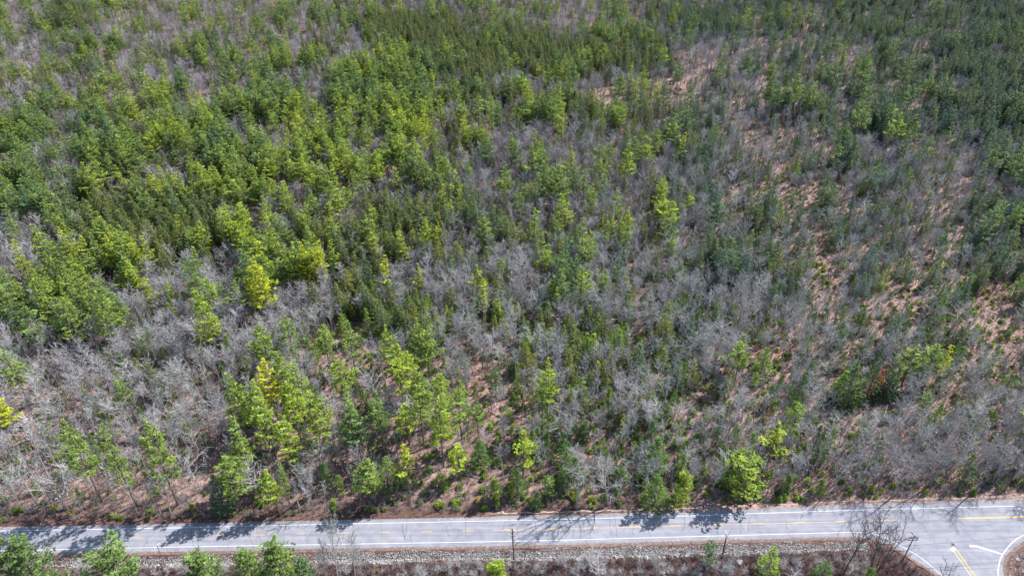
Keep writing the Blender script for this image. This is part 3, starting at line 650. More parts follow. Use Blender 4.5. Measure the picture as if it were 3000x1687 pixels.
for _ in range(260):   # thin grey saplings in the lowland below the stone bank
    px, py = rnd.uniform(0, 2560), rnd.uniform(1652, 1700)
    x, y, z = GG(px, py); d = float(poly_dist(np.array([x]), np.array([y]), PV)[0])
    if d < 4.5: continue
    s = rnd.uniform(.12, .32) * (1.3 if px > 1600 else 1)
    SITES['bare_tree'].append((x, y, z, s * 1.3, s, rnd.uniform(0, 6.28), rnd.uniform(.2, .95), rnd.randrange(8), rnd.gauss(0, .08)))
# smaller bare trees filling in between the tall ones
pts = fill(3.0, 100, 470)
PX = np.array([p[0] for p in pts]); PY = np.array([p[1] for p in pts]); PZ = ground_z(PX, PY); PD = poly_dist(PX, PY, PV)
for (x, y, sp), z, d in zip(pts, PZ, PD):
    if d < 3.5 or y < np.interp(x, NPx, NPy) or min(math.hypot(x - a, y - b) for a, b in KEEP) < 5: continue
    ux, uy, _ = proj(x, y, z + 3)
    if ux < -200 or ux > 3200 or in_clear(ux, uy): continue
    if rnd.random() > cell(BG, ux, uy) / 10 * .42: continue
    s = rnd.uniform(.35, .8)
    SITES['bare_tree'].append((x, y, z, s * rnd.uniform(.8, 1.15), s, rnd.uniform(0, 6.28), rnd.random() * .7, rnd.choice((1, 3, 6, 8, 9, 10, 8, 9, 10, 0)), rnd.gauss(0, .05)))
# undergrowth: bare brush and low green bushes, denser near the camera
for _ in range(130000):
    y = 100 + 420 * rnd.random() ** 1.3; hw = (y * CT + CAMH * ST) * 0.8 + 5; x = rnd.uniform(-hw, hw)
    UNDER.append((x, y))
UX = np.array([p[0] for p in UNDER]); UY = np.array([p[1] for p in UNDER]); UZ = ground_z(UX, UY); UD = poly_dist(UX, UY, PV)
under = []
for x, y, z, d in zip(UX, UY, UZ, UD):
    if d < 2.0 or min(math.hypot(x - a, y - b) for a, b in KEEP) < 2.5: continue
    north = y > np.interp(x, NPx, NPy)
    if not north and d < 4.4 and x < JX: continue
    if not north and x > JX + 10: 
        if rnd.random() < .8 or d < 3: continue
    ux, uy, _ = proj(x, y, z)
    if north:
        if rnd.random() > .5 + .05 * cell(BG, ux, uy) : continue
        g = rnd.random() < .04 + .07 * cell(GR, ux, uy)
        s = rnd.uniform(.35, 1.1)
        if g: s *= 1.25; GREEN.append((x, y, z, s, s, rnd.uniform(0, 6.28), rnd.uniform(.4, .92), rnd.randrange(3), 0))
        else: under.append((x, y, z, s, s, rnd.uniform(0, 6.28), min(.95, max(0, rnd.gauss(.68, .22))), rnd.randrange(3), 0))
    else:
        s = rnd.uniform(.4, 1.0)
        under.append((x, y, z, s * 1.1, s, rnd.uniform(0, 6.28), min(.9, max(0, rnd.gauss(.3, .25))), rnd.randrange(3), 0))
for _ in range(22000):  # brush on the open ground of the far clearings
    y = rnd.uniform(430, 1000); hw = (y * CT + CAMH * ST) * 0.78; x = rnd.uniform(-hw * .35, hw)
    ux, uy, _ = proj(x, y, 0)
    if not (in_clear(ux, uy) or rnd.random() < .35): continue
    s = rnd.uniform(.6, 1.6); z = gz(x, y)
    if rnd.random() < .18: GREEN.append((x, y, z, s, s, rnd.uniform(0, 6.28), rnd.uniform(.1, .6), rnd.randrange(3), 0))
    else: under.append((x, y, z, s * 1.3, s, rnd.uniform(0, 6.28), rnd.uniform(.4, .95), rnd.randrange(3), 0))
for _ in range(9000):   # the brushy lowland below the stone bank
    y = rnd.uniform(100, 128); x = rnd.uniform(-120, 112)
    z = gz(x, y); d = float(poly_dist(np.array([x]), np.array([y]), PV)[0])
    if d < 4.2 or y > np.interp(x, NPx, NPy): continue
    if x > JX - 4 and d < 2.5: continue
    s = rnd.uniform(.35, .95); under.append((x, y, z, s * 1.25, s, rnd.uniform(0, 6.28), min(1, max(0, rnd.gauss(.38, .22) + .9 * mnoise.noise((x * .12, y * .2, 2)))), rnd.randrange(3), 0))

# ------------------------------------------------------------------ labels that find one tree
ORD = 'first second third fourth fifth sixth seventh eighth ninth tenth eleventh twelfth thirteenth fourteenth fifteenth sixteenth seventeenth eighteenth nineteenth twentieth'.split()
TENS = {2: 'twenty', 3: 'thirty', 4: 'forty', 5: 'fifty', 6: 'sixty', 7: 'seventy', 8: 'eighty', 9: 'ninety'}
def ordinal(n):
    if n <= 20: return ORD[n - 1]
    if n % 10 == 0: return TENS[n // 10][:-1] + 'ieth'
    return TENS[min(9, n // 10)] + '-' + ORD[n % 10 - 1]
LAND = [('the road at the left edge', (20, 1560)), ('the white-crossarm pole', (488, 1665)), ('the transformer pole', (1505, 1645)), ('the round-lamp pole', (2117, 1618)), ('the rusty-brown junction pole', (2642, 1644)),
        ('the stop sign', (2951, 1680)), ('the yellow arrow sign', (2677, 1440)), ('the broad pine beside the road', (2172, 1465)), ('the yellow pine', (815, 1230)), ('the brushy clearing with logs', (1090, 1010)), ('the dark stream gully', (1450, 1260)),
        ('the lone right-hand pine', (2147, 1139)), ('the rust-red fir', (2560, 1160)), ('the olive hemlock stand', (420, 740)), ('the centre pine clump', (1780, 750)), ('the lone gully-side pine', (1604, 1250)), ('the shaded leaf clearing', (600, 1400)), ('the right-hand clearing', (2650, 900)), ('the left edge pine', (50, 1294))]
LW = [(n, G(*p)) for n, p in LAND]
DIRS = ['right of', 'up and right of', 'straight above', 'up and left of', 'left of', 'down and left of', 'straight below', 'down and right of']
def make_labels(items, word):
    """items: (x, y, adj) -> one label each: ordinal along a direction from the nearest landmark"""
    bins = {}
    for i, (x, y, adj) in enumerate(items):
        n, (lx, ly) = min(LW, key=lambda q: (q[1][0] - x) ** 2 + (q[1][1] - y) ** 2)
        k = int(((math.atan2(y - ly, x - lx) + math.pi / 8) % (2 * math.pi)) // (math.pi / 4))
        bins.setdefault((n, k, adj), []).append((math.hypot(x - lx, y - ly), i))
    out = [None] * len(items)
    for (n, k, adj), L in bins.items():
        L.sort()
        for r, (_, i) in enumerate(L):
            out[i] = f"{ordinal(r + 1)} {adj} {word} {DIRS[k]} {n}"
    return out

# ------------------------------------------------------------------ planting
def gn_tree(coll):
    g = bpy.data.node_groups.new('scatter', 'GeometryNodeTree')
    g.interface.new_socket('Geometry', in_out='INPUT', socket_type='NodeSocketGeometry'); g.interface.new_socket('Geometry', in_out='OUTPUT', socket_type='NodeSocketGeometry')
    N = g.nodes; L = g.links
    gi = N.new('NodeGroupInput'); go = N.new('NodeGroupOutput'); mp = N.new('GeometryNodeMeshToPoints'); ip = N.new('GeometryNodeInstanceOnPoints')
    ci = N.new('GeometryNodeCollectionInfo'); ci.inputs['Collection'].default_value = coll; ci.inputs['Separate Children'].default_value = True; ci.inputs['Reset Children'].default_value = True
    def attr(name, ty):
        a = N.new('GeometryNodeInputNamedAttribute'); a.data_type = ty; a.inputs['Name'].default_value = name
        return a.outputs['Attribute']
    L.new(gi.outputs[0], mp.inputs['Mesh']); L.new(mp.outputs[0], ip.inputs['Points']); L.new(ci.outputs[0], ip.inputs['Instance'])
    ip.inputs['Pick Instance'].default_value = True
    L.new(attr('idx', 'INT'), ip.inputs['Instance Index']); L.new(attr('rot', 'FLOAT_VECTOR'), ip.inputs['Rotation']); L.new(attr('scl', 'FLOAT_VECTOR'), ip.inputs['Scale'])
    L.new(ip.outputs[0], go.inputs[0])
    return g
def scatter(name, meshes, items, label):
    coll = bpy.data.collections.new(name + '_kinds')
    for i, mm in enumerate(meshes):
        o = bpy.data.objects.new('%s_kind_%02d' % (name, i), mm); coll.objects.link(o)
    me = bpy.data.meshes.new(name); me.from_pydata([(q[0], q[1], q[2]) for q in items], [], [])
    a = me.attributes.new('idx', 'INT', 'POINT'); a.data.foreach_set('value', [q[7] for q in items])
    a = me.attributes.new('tint', 'FLOAT', 'POINT'); a.data.foreach_set('value', [q[6] for q in items])
    a = me.attributes.new('rot', 'FLOAT_VECTOR', 'POINT'); a.data.foreach_set('vector', [c for q in items for c in (q[8], q[8] * .6, q[5])])
    a = me.attributes.new('scl', 'FLOAT_VECTOR', 'POINT'); a.data.foreach_set('vector', [c for q in items for c in (q[3], q[3], q[4])])
    o = link(name, me); o['kind'] = 'stuff'; o['label'] = label
    md = o.modifiers.new('scatter', 'NODES'); md.node_group = gn_tree(coll)
    return o
ADJ = {
 'white_pine': lambda q: 'yellow' if q[6] > .72 else 'bright green' if q[6] > .5 else 'mid green' if q[6] > .3 else 'blue-green',
 'bushy_pine': lambda q: 'bright green' if q[6] > .45 else 'dull green',
 'hemlock': lambda q: 'yellow-olive' if q[6] > .65 else 'dark olive' if q[6] > .3 else 'blackish green',
 'fir': lambda q: 'rust-red' if q[6] > .95 else 'bright green' if q[6] > .6 else 'mid green' if q[6] > .3 else 'dark green',
 'bare_tree': lambda q: 'pale whitish' if q[6] > .85 else 'greenish grey' if q[6] > .6 else 'silver grey' if q[6] > .25 else 'purplish grey'}
WORD = {'white_pine': 'white pine', 'bushy_pine': 'bushy young pine', 'hemlock': 'hemlock', 'fir': 'fir', 'bare_tree': 'leafless tree'}
CAT = {'white_pine': 'pine tree', 'bushy_pine': 'young pine', 'hemlock': 'hemlock tree', 'fir': 'fir tree', 'bare_tree': 'bare tree'}
GRP = {'white_pine': 'tall white pines above the road', 'bushy_pine': 'bushy young pines by the road', 'hemlock': 'hemlocks among the bare trees', 'fir': 'small firs in the undergrowth', 'bare_tree': 'leafless trees above the road'}
STUFF = {'white_pine': ('far_pine_wood', 'far white pines running together into one green canopy'), 'hemlock': ('far_hemlock_wood', 'far dark hemlocks running together'), 'fir': ('far_fir_wood', 'far small firs scattered through the wood'), 'bare_tree': ('far_bare_wood', 'far leafless trees reading as one purple-grey mass')}
KINDN = 300
for kind, items in SITES.items():
    H0 = {'white_pine': 22, 'bushy_pine': 9, 'hemlock': 17, 'fir': 8, 'bare_tree': 15}[kind]
    def size(q):
        ux, uy, d = proj(q[0], q[1], q[2] + H0 * q[4] * .6)
        if not (-10 < ux < 3010 and -10 < uy < 1695): return 0
        return H0 * q[4] / d
    order = sorted(range(len(items)), key=lambda i: -size(items[i]))
    near = [items[i] for i in order[:KINDN] if size(items[i]) > 0]; rest = [items[i] for i in order[len(near):]]
    labs = make_labels([(q[0], q[1], ADJ[kind](q)) for q in near], WORD[kind])
    for q, lab in zip(near, labs):
        tm, cm, _ = PROTO[kind][q[7]]
        e = empty(kind, (q[0], q[1], q[2] - .1), 0); e.rotation_euler = (q[8], q[8] * .6, q[5]); e.scale = (q[3], q[3], q[4])
        tag(e, lab, CAT[kind], GRP[kind])
        for nm, mm in (('trunk', tm), ('crown', cm)):
            c = bpy.data.objects.new(nm, mm); COL.objects.link(c); c.parent = e; c['tint'] = q[6]
    if rest: 
        nm, lb = STUFF.get(kind, ('young_pine_thicket', 'young pines growing together'))
        scatter(nm, [p[2] for p in PROTO[kind]], rest, lb)
    print(kind, len(near), len(rest), sum(len(p[2].polygons) for p in PROTO[kind]) // len(PROTO[kind]))
scatter('undergrowth', [s.mesh('brush', [M_BRUSH]) for s in SHRUBS], under, 'low leafless brush covering the forest floor and the lowland')
scatter('green_undergrowth', [s.mesh('green_brush', [M_FIR, M_PBARK]) for s in BUSHES], GREEN, 'low green seedlings scattered through the undergrowth')
print('under', len(under), len(GREEN))

# ------------------------------------------------------------------ stones of the bank
def rock(seed, n=1):
    rnd = random.Random(seed)
    import bmesh
    bm = bmesh.new(); bmesh.ops.create_icosphere(bm, subdivisions=n, radius=1)
    sx, sy, sz = rnd.uniform(.8, 1.2), rnd.uniform(.6, 1.0), rnd.uniform(.5, .85)
    for v in bm.verts:
        k = 1 + rnd.uniform(-.2, .2); v.co = Vector((v.co.x * sx * k, v.co.y * sy * k, v.co.z * sz * k))
    me = bpy.data.meshes.new('stone'); bm.to_mesh(me); bm.free(); me.materials.append(M_STONE)
    at = me.attributes.new('var', 'FLOAT', 'FACE'); at.data.foreach_set('value', [rnd.random() for _ in me.polygons])
    return me
RK = [rock(91), rock(92), rock(93), rock(94)]
RB = [rock(95, 2), rock(96, 2), rock(97, 2)]
stones = []
x0, x1 = G(-300, 1620)[0], G(2545, 1590)[0]
N = 30000
rx = np.array([rnd.uniform(x0, x1) for _ in range(N)]); rv_ = np.array([rnd.uniform(1.0, 4.9) for _ in range(N)])
ry = np.interp(rx, SPx, SPy) - rv_
rzz = ground_z(rx, ry); rd = poly_dist(rx, ry, PV)
for x, y, z, d in zip(rx, ry, rzz, rd):
    if d < 1.25 + .3 * math.sin(x * .3) + .15 * math.sin(x * 1.3) or d > 4.0 + .4 * math.sin(x * .11) + .2 * math.sin(x * .7): continue
    px = proj(x, y, z)[0]
    f = (1 if px > 950 else .6) * (1 if d > 2.0 else .6)
    if math.sin(x * .35 + d) + math.sin(x * .9 - d * 1.3) > 1.35: f *= .35
    if rnd.random() > f: continue
    s = rnd.uniform(.09, .21) * (1.3 if d > 3.3 else 1) * (1.6 if rnd.random() < .04 else 1)
    stones.append((x, y, z + s * .25, s, s * .8, rnd.uniform(0, 6.28), min(1, max(0, rnd.gauss(.5 + (.2 if d > 3.2 else 0), .25))), rnd.randrange(4), rnd.uniform(-.6, .6)))
scatter('stone_gravel', RK, stones, 'pale broken stone covering the bank below the road')
# stones strewn on the corner by the stop sign
st2 = []
for _ in range(900):
    px, py = rnd.uniform(2948, 3080), rnd.uniform(1590, 1730)
    x, y = G(px, py); d = float(poly_dist(np.array([x]), np.array([y]), PV)[0])
    if d < 1.3: continue
    s = rnd.uniform(.08, .22); st2.append((x, y, gz(x, y) + s * .2, s, s * .7, rnd.uniform(0, 6.28), rnd.random(), rnd.randrange(4), 0))
scatter('corner_gravel', RK, st2, 'mixed stones and dirt on the corner behind the stop sign')
# boulders one can tell apart
BO = [(455, 1661, .35), (463, 1656, .45), (498, 1658, .7), (506, 1660, .4), (550, 1642, .75), (650, 1657, .5), (660, 1656, .55), (668, 1658, .45), (678, 1655, .6), (688, 1657, .45), (700, 1656, .4), (452, 1672, .4),
      (1085, 1650, .45), (1095, 1652, .5), (1118, 1652, .5), (1130, 1651, .45), (1143, 1653, .35), (1200, 1645, .4), (1440, 1642, .5), (1449, 1645, .55), (1459, 1646, .6), (1446, 1651, .4), (1600, 1640, .4), (1613, 1641, .35), (1690, 1638, .4),
      (2852 - 1000, 1632, .5), (1868, 1633, .55), (1880, 1635, .5), (1893, 1634, .6), (1905, 1636, .5), (1918, 1635, .6), (1931, 1632, .5), (1945, 1634, .65), (1958, 1632, .55), (1970, 1633, .6), (1985, 1631, .5), (1998, 1633, .55), (2012, 1630, .6), (2030, 1632, .5),
      (2140, 1630, .55), (2212, 1628, .55), (2222, 1626, .4), (2168, 1648, 1.2), (2980, 1640, 0.7), (991, 1007, .9), (1004, 932, .5), (1472, 1500, .4), (2558, 1444, .5), (2590, 1441, .4), (2360, 1452, .45)]
items = []
for (px, py, s) in BO:
    x, y, z = GG(px, py); items.append((x, y, z, s, px, py))
bl = make_labels([(q[0], q[1], 'flat pale' if q[3] > .9 else 'pale grey') for q in items], 'boulder')
for q, lab in zip(items, bl):
    o = link('boulder', rnd.choice(RB)); o.location = (q[0], q[1], q[2] + q[3] * .25); o.rotation_euler = (rnd.uniform(-.3, .3), rnd.uniform(-.3, .3), rnd.uniform(0, 6)); s = q[3] * rnd.uniform(.85, 1.1)
    o.scale = (s * 1.1, s, s * .8); o['tint'] = rnd.uniform(.6, 1); tag(o, lab, 'boulder', 'boulders of the bank and clearing')

# ------------------------------------------------------------------ fallen wood
def log(px0, py0, px1, py1, r, label, name='fallen_log', mat=M_DEAD, branches=4, lift=.15):
    a = Vector(GG(px0, py0)); c = Vector(GG(px1, py1)); a.z += lift + r; c.z += lift + r
    o = empty(name, tuple(a)); mb = MB(); L = (c - a)
    rr = random.Random(int(px0 * 7 + py0)); pts = [Vector((0, 0, 0)) + L * q + Vector((0, 0, rr.uniform(-.05, .1))) for q in (0, .3, .6, 1)]
    mb.tube(pts, [r, r * .85, r * .65, r * .4], 6); link('trunk', mb.mesh('log_trunk', [mat]), o)
    if branches:
        for _ in range(branches):
            b = MB(); p = L * rr.uniform(.4, 1); d = (L.normalized() * .8 + Vector((rr.gauss(0, .6), rr.gauss(0, .6), abs(rr.gauss(0, .5))))).normalized() * rr.uniform(.8, 2.5)
            b.spike(p, p + d, r * .35); link('branch', b.mesh('log_branch', [mat]), o)
    tag(o, label, 'log', 'fallen logs on the forest floor')
for a in [(978, 1036, 1028, 992, .16, 'long pale fallen log slanting up through the clearing by the yellow pine'),
          (990, 1013, 1022, 995, .12, 'short pale log above the long slanting log in the clearing'),
          (1083, 963, 1098, 995, .14, 'grey log lying steeply in the brushy clearing'),
          (1092, 970, 1104, 998, .12, 'grey log parallel to the steep one in the brushy clearing'),
          (1360, 1378, 1425, 1392, .16, 'grey log on the leaves above the road, upper of a pile'),
          (1352, 1388, 1410, 1403, .18, 'grey log on the leaves above the road, lower of a pile'),
          (1430, 1360, 1460, 1378, .14, 'short dark log just right of the log pile above the road'),
          (1355, 1115, 1385, 1108, .13, 'curved bleached log beyond the gully'),
          (1330, 1126, 1362, 1120, .12, 'thin log in the red leaves beyond the gully'),
          (1430, 1205, 1478, 1228, .17, 'dark log lying down the bank of the gully'),
          (2330, 1195, 2385, 1120, .26, 'thick dark leaning dead trunk at the right-hand wood'),
          (2782, 1132, 2890, 1128, .15, 'long white fallen log right of the rust-red fir'),
          (2800, 1188, 2832, 1124, .22, 'dark leaning dead trunk under the long white log'),
          (2550, 886, 2566, 864, .14, 'short white log at the left of the right-hand clearing'),
          (2625, 880, 2700, 872, .12, 'thin pale log across the top of the right-hand clearing'),
          (2960, 977, 3000, 976, .14, 'white log at the right edge'),
          (2170, 575, 2185, 555, .15, 'small bleached log in the far clearing'),
          (2660, 1446, 2706, 1460, .10, 'thin brown log beside the blue litter near the arrow sign'),
          (1545, 1668, 1620, 1687, .10, 'thin pale dead stem in the brush below the stone bank')]:
    log(*a)

# ------------------------------------------------------------------ poles, signs, wires
M_POLE = plain('weathered_pole_wood', (0.085, 0.07, 0.06), 0.85, 0.3, 2)
M_POLER = plain('reddish_pole_wood', (0.22, 0.085, 0.055), 0.85, 0.35, 1.2)
M_POLEL = plain('pale_pole_wood', (0.33, 0.21, 0.16), 0.85, 0.25, 1.2)
M_ARM = plain('pale_crossarm', (0.66, 0.64, 0.62), 0.7, 0.1, 3)
M_ARMD = plain('brown_crossarm', (0.13, 0.09, 0.07), 0.85, 0.2, 3)
M_GLASS = plain('insulator_glaze', (0.12, 0.10, 0.09), 0.3)
M_METAL = plain('galvanised_metal', (0.42, 0.43, 0.44), 0.45, 0.1, 3, 0.4)
M_WIRE = plain('black_cable', (0.03, 0.03, 0.035), 0.6)
M_WHT = plain('white_enamel', (0.8, 0.8, 0.8), 0.4)
def insul(mb, p, s=1.0):
    p = Vector(p)
    mb.tube([p, p + Vector((0, 0, .08 * s)), p + Vector((0, 0, .1 * s)), p + Vector((0, 0, .2 * s)), p + Vector((0, 0, .26 * s))], [.03 * s, .03 * s, .09 * s, .08 * s, .02 * s], 8)
def pole(px, py, ty, mat, label, top_px=None, r=.17):
    x, y, z = GG(px, py); h = solve_h(x, y, z, ty)
    o = empty('utility_pole', (x, y, z)); lean = Vector((0, 0, h))
    if top_px is not None:
        lo, hi = -2.0, 2.0
        for _ in range(30):
            mid = (lo + hi) / 2
            if proj(x + mid, y, z + h)[0] < top_px: lo = mid
            else: hi = mid
        lean.x = lo
    mb = MB(); mb.tube([(0, 0, -.3), lean * .5, lean], [r, r * .85, r * .66], 10)
    link('shaft', mb.mesh('shaft', [mat]), o); tag(o, label, 'utility pole', 'utility poles below the road')
    return o, lean, (x, y, z)
def arm(o, at, vec, mat, sub=(), w=.055):
    mb = MB(); v = Vector(vec); a = Vector(at)
    R3 = v.to_track_quat('X', 'Z').to_matrix()
    mb.box((0, 0, 0), (v.length, w, w * 1.15), R3); c = link('crossarm', mb.mesh('crossarm', [mat]), o); c.location = a
    for u in sub:
        ib = MB(); insul(ib, v * u + Vector((0, 0, w))); link('insulator', ib.mesh('insulator', [M_GLASS]), c)
    return c
# centre pole: its arms run towards the camera, a bank of cut-outs and transformers below them
o, L, b0 = pole(1505, 1646, 1548, M_POLE, 'dark pole with stacked insulator arms and transformer gear, standing at the stone bank', 1501.5, .19)
pt = lambda q: L * q
for q, n in ((.965, 2), (.85, 2), (.73, 2)):
    arm(o, pt(q) + Vector((-.12, -.19, 0)), (-.55, .75, 0), M_ARMD, (-.95, -.35, .35, .95))
arm(o, pt(.60) + Vector((.9, -.2, 0)), (.95, .25, 0), M_ARM, (-.6, .1, .5, .95))
for i, (dx, dz) in enumerate(((.6, .54), (1.15, .57), (1.65, .60))):
    mb = MB(); p = pt(dz) + Vector((dx, -.28 + i * .1, 0)); mb.tube([p - Vector((0, 0, .32)), p + Vector((0, 0, .28)), p + Vector((0, 0, .36))], [.15, .15, .06], 10)
    t_ = link('transformer', mb.mesh('transformer', [M_METAL]), o)
    ib = MB(); insul(ib, p + Vector((.04, 0, .36)), .8); link('bushing', ib.mesh('bushing', [M_GLASS]), t_)
mb = MB()
for i in range(9):
    a = pt(.68 - .02 * i) + Vector((.1, 0, 0)); mb.tube([a, a + Vector((.5 + .12 * (i % 4), -.1, -.25)), a + Vector((.7 + .15 * (i % 3), 0, -.9 + .1 * i))], [.018] * 3, 4)
link('jumper_cable', mb.mesh('jumper_cable', [M_WIRE]), o)
mb = MB(); mb.box((.02, -.25, .7), (.26, .18, .42)); link('meter_box', mb.mesh('meter_box', [M_METAL]), o)
mb = MB(); mb.tube([L * .93 + Vector((-.16, 0, 0)), L * .5 + Vector((-.17, 0, 0))], [.06, .06], 8); link('conduit', mb.mesh('conduit', [M_ARM]), o)
# pole with a round lamp
o2, L2, b2 = pole(2117, 1622, 1562, M_POLE, 'dark leaning pole with a round white lamp and pale slanted crossarm', 2130, .19)
arm(o2, L2 * .97 + Vector((-.1, -.14, .35)), (-.4, 1.25, .12), M_ARM, (-.95, -.5, .95), .07)
mb = MB(); p = L2 * .93 + Vector((-.32, -.3, 0)); mb.tube([p, p + Vector((0, 0, .12)), p + Vector((0, 0, .2))], [.24, .22, .05], 12); link('lamp_head', mb.mesh('lamp_head', [M_WHT]), o2)
mb = MB(); p = L2 * 1.0 + Vector((.2, .1, -.3)); mb.tube([p, p + Vector((0, 0, .55))], [.14, .14], 8); link('transformer', mb.mesh('transformer', [M_METAL]), o2)
# junction pole
o3, L3, b3 = pole(2643, 1643, 1568, M_POLER, 'rusty-brown pole with two crossarms of dark insulators beside the side road', 2680, .17)
arm(o3, L3 * .985, (-.45, 1.15, 0), M_ARMD, (.5, .7, .95), .05)
arm(o3, L3 * .90 + Vector((0, .06, 0)), (1.35, .05, 0), M_ARMD, (-.95, -.4, .35, .62, .8, .95), .05)
arm(o3, L3 * .83 + Vector((0, -.06, 0)), (1.35, .05, 0), M_ARMD, (-.9, .45, .6, .78, .92), .05)
mb = MB()
for k in range(3): mb.spike(L3 * .9 + Vector((-.8 + k * .8, 0, 0)), L3 * .8 + Vector((-.5 + k * .8, -.1, -.2)), .03)
link('brace', mb.mesh('brace', [M_ARMD]), o3)
# left pole
o4, L4, b4 = pole(489, 1667, 1596, M_POLEL, 'pale wooden pole with a bare white crossarm between the bushy pines', 459.5, .15)
arm(o4, L4 * .985, (.55, 1.05, .1), M_ARM, (-.9, .9), .055)
# short posts
for px, py, ty, r_, mt, lab in ((1537.5, 1641, 1604, .12, M_POLER, 'short brown post just right of the transformer pole'), (1549, 1602, 1593, .05, M_POLE, 'thin dark delineator post at the road edge near the transformer pole')):
    x, y, z = GG(px, py); h = solve_h(x, y, z, ty); o = empty('marker_post', (x, y, z)); mb = MB(); mb.tube([(0, 0, -.2), (0, 0, h - .1)], [r_, r_ * .9], 8); link('shaft', mb.mesh('post', [mt]), o)
    mb = MB(); mb.tube([(0, 0, h - .1), (0, 0, h)], [r_ * 1.05, r_ * .8], 8); link('cap', mb.mesh('cap', [M_POLEL]), o); tag(o, lab, 'post')
# wires
def wire(a, c, sag, r, label, name='overhead_wire'):
    a = Vector(a); c = Vector(c); mb = MB(); pts = [a.lerp(c, i / 24) - Vector((0, 0, 4 * sag * (i / 24) * (1 - i / 24))) for i in range(25)]
    mb.tube(pts, [r] * 25, 4); o = link(name, mb.mesh(name, [M_WIRE])); tag(o, label, 'wire', 'overhead wires')
V = Vector
P3 = V(b3) + L3; P2 = V(b2) + L2; P1 = V(b0) + L; P4 = V(b4) + L4
e1 = V(G(3080, 1561, 7.5) + (7.5,))
wire(V(b3) + L3 * .62, e1, .35, .03, 'black telephone cable running right from the junction pole')
wire(V(b2) + L2 * .72, V(b3) + L3 * .62, .7, .022, 'cable between the lamp pole and the junction pole')
wire(V(b0) + L * .6, V(b2) + L2 * .72, .8, .018, 'cable between the transformer pole and the lamp pole')
wire(V(b4) + L4 * .7, V(b0) + L * .6, .9, .018, 'cable between the white-crossarm pole and the transformer pole')
for dx, nm in ((-.5, 'nearer'), (.9, 'farther')):
    wire(P3 + V((0, dx, .2)), V(G(3100, 1500 + dx * 10, 10)) .to_3d() + V((0, 0, 10)), .5, .009, f'thin {nm} power line running right from the junction pole top')
wire(V(G(2690, 1667, 6) + (6,)), V(G(2935, 1643.5, 6) + (6,)), .15, .028, 'upper of two dark cables crossing above the side road')
wire(V(G(2690, 1672, 5.6) + (5.6,)), V(G(3060, 1652, 5.6) + (5.6,)), .35, .018, 'lower thinner of two cables crossing above the side road')
mb = MB(); a = V(b3) + L3 * .55
mb.tube([a, V(GG(2712, 1660)) + V((0, 0, .2))], [.02, .02], 4); o = link('guy_wire', mb.mesh('guy_wire', [M_METAL])); tag(o, 'grey guy wire slanting down from the junction pole', 'wire')
# stop sign
M_RED = plain('red_sign_face', (0.62, 0.02, 0.06), 0.5); M_YS = plain('yellow_sign_face', (0.85, 0.45, 0.02), 0.5); M_BLK = plain('black_sign_print', (0.02, 0.02, 0.02), 0.6); M_BLUE = plain('blue_sign_print', (0.10, 0.22, 0.60), 0.5)
def plate(name, poly, th, mat, parent, loc, rot):
    n = len(poly); me = bpy.data.meshes.new(name)
    v = [(p[0], -th / 2, p[1]) for p in poly] + [(p[0], th / 2, p[1]) for p in poly]
    f = [tuple(range(n)), tuple(reversed(range(n, 2 * n)))] + [(i, n + i, n + (i + 1) % n, (i + 1) % n) for i in range(n)]
    me.from_pydata(v, [], f); me.materials.append(mat); o = link(name, me, parent); o.location = loc; o.rotation_euler = rot; return o
def octa(r): return [(r * math.cos(math.pi / 8 + i * math.pi / 4), r * math.sin(math.pi / 8 + i * math.pi / 4)) for i in range(8)]
def text(s, size, mat, parent, loc, rot, name='lettering'):
    cu = bpy.data.curves.new(name, 'FONT'); cu.body = s; cu.size = size; cu.align_x = 'CENTER'; cu.align_y = 'CENTER'; cu.extrude = .003
    o = bpy.data.objects.new('tmp', cu); COL.objects.link(o); bpy.context.view_layer.update()
    me = bpy.data.meshes.new_from_object(o.evaluated_get(bpy.context.evaluated_depsgraph_get())); bpy.data.objects.remove(o)
    me.materials.clear(); me.materials.append(mat); o = link(name, me, parent); o.location = loc; o.rotation_euler = rot; return o
x, y, z = GG(2947, 1679); sg = empty('stop_sign', (x, y, z)); sg.rotation_euler = (0, math.radians(4), math.radians(-18)); tag(sg, 'red stop sign on a thin post at the corner of the side road', 'sign')
mb = MB(); mb.tube([(0, 0, -.2), (0, 0, 2.9)], [.04, .04], 6); link('post', mb.mesh('sign_post', [M_METAL]), sg)
pl = plate('sign_plate', octa(.46), .02, M_WHT, sg, (0, -.06, 2.5), (0, 0, 0)); plate('red_face', octa(.42), .012, M_RED, pl, (0, -.014, 0), (0, 0, 0)); text('STOP', .3, M_WHT, pl, (0, -.024, 0), (math.radians(90), 0, 0))
# arrow sign facing the side road
x, y, z = GG(2680, 1452); sg = empty('arrow_sign', (x, y, z)); tag(sg, 'yellow double-arrow warning sign with a white and blue plate under it', 'sign')
for sx in (-.42, .42):
    mb = MB(); mb.tube([(sx, .05, -.2), (sx, .05, 2.6)], [.035, .035], 6); link('post', mb.mesh('sign_post', [M_METAL]), sg)
pl = plate('sign_plate', [(-.72, -.36), (.72, -.36), (.72, .36), (-.72, .36)], .02, M_YS, sg, (0, 0, 2.3), (math.radians(-6), 0, math.radians(6)))
ar = [(-.6, 0), (-.36, .2), (-.36, .07), (.36, .07), (.36, .2), (.6, 0), (.36, -.2), (.36, -.07), (-.36, -.07), (-.36, -.2)]
plate('arrow_mark', ar, .006, M_BLK, pl, (0, -.014, 0), (0, 0, 0))
p2_ = plate('lower_plate', [(-.42, -.38), (.36, -.38), (.42, .36), (-.36, .36)], .02, M_WHT, sg, (-.08, -.03, 1.45), (math.radians(-8), 0, 0))
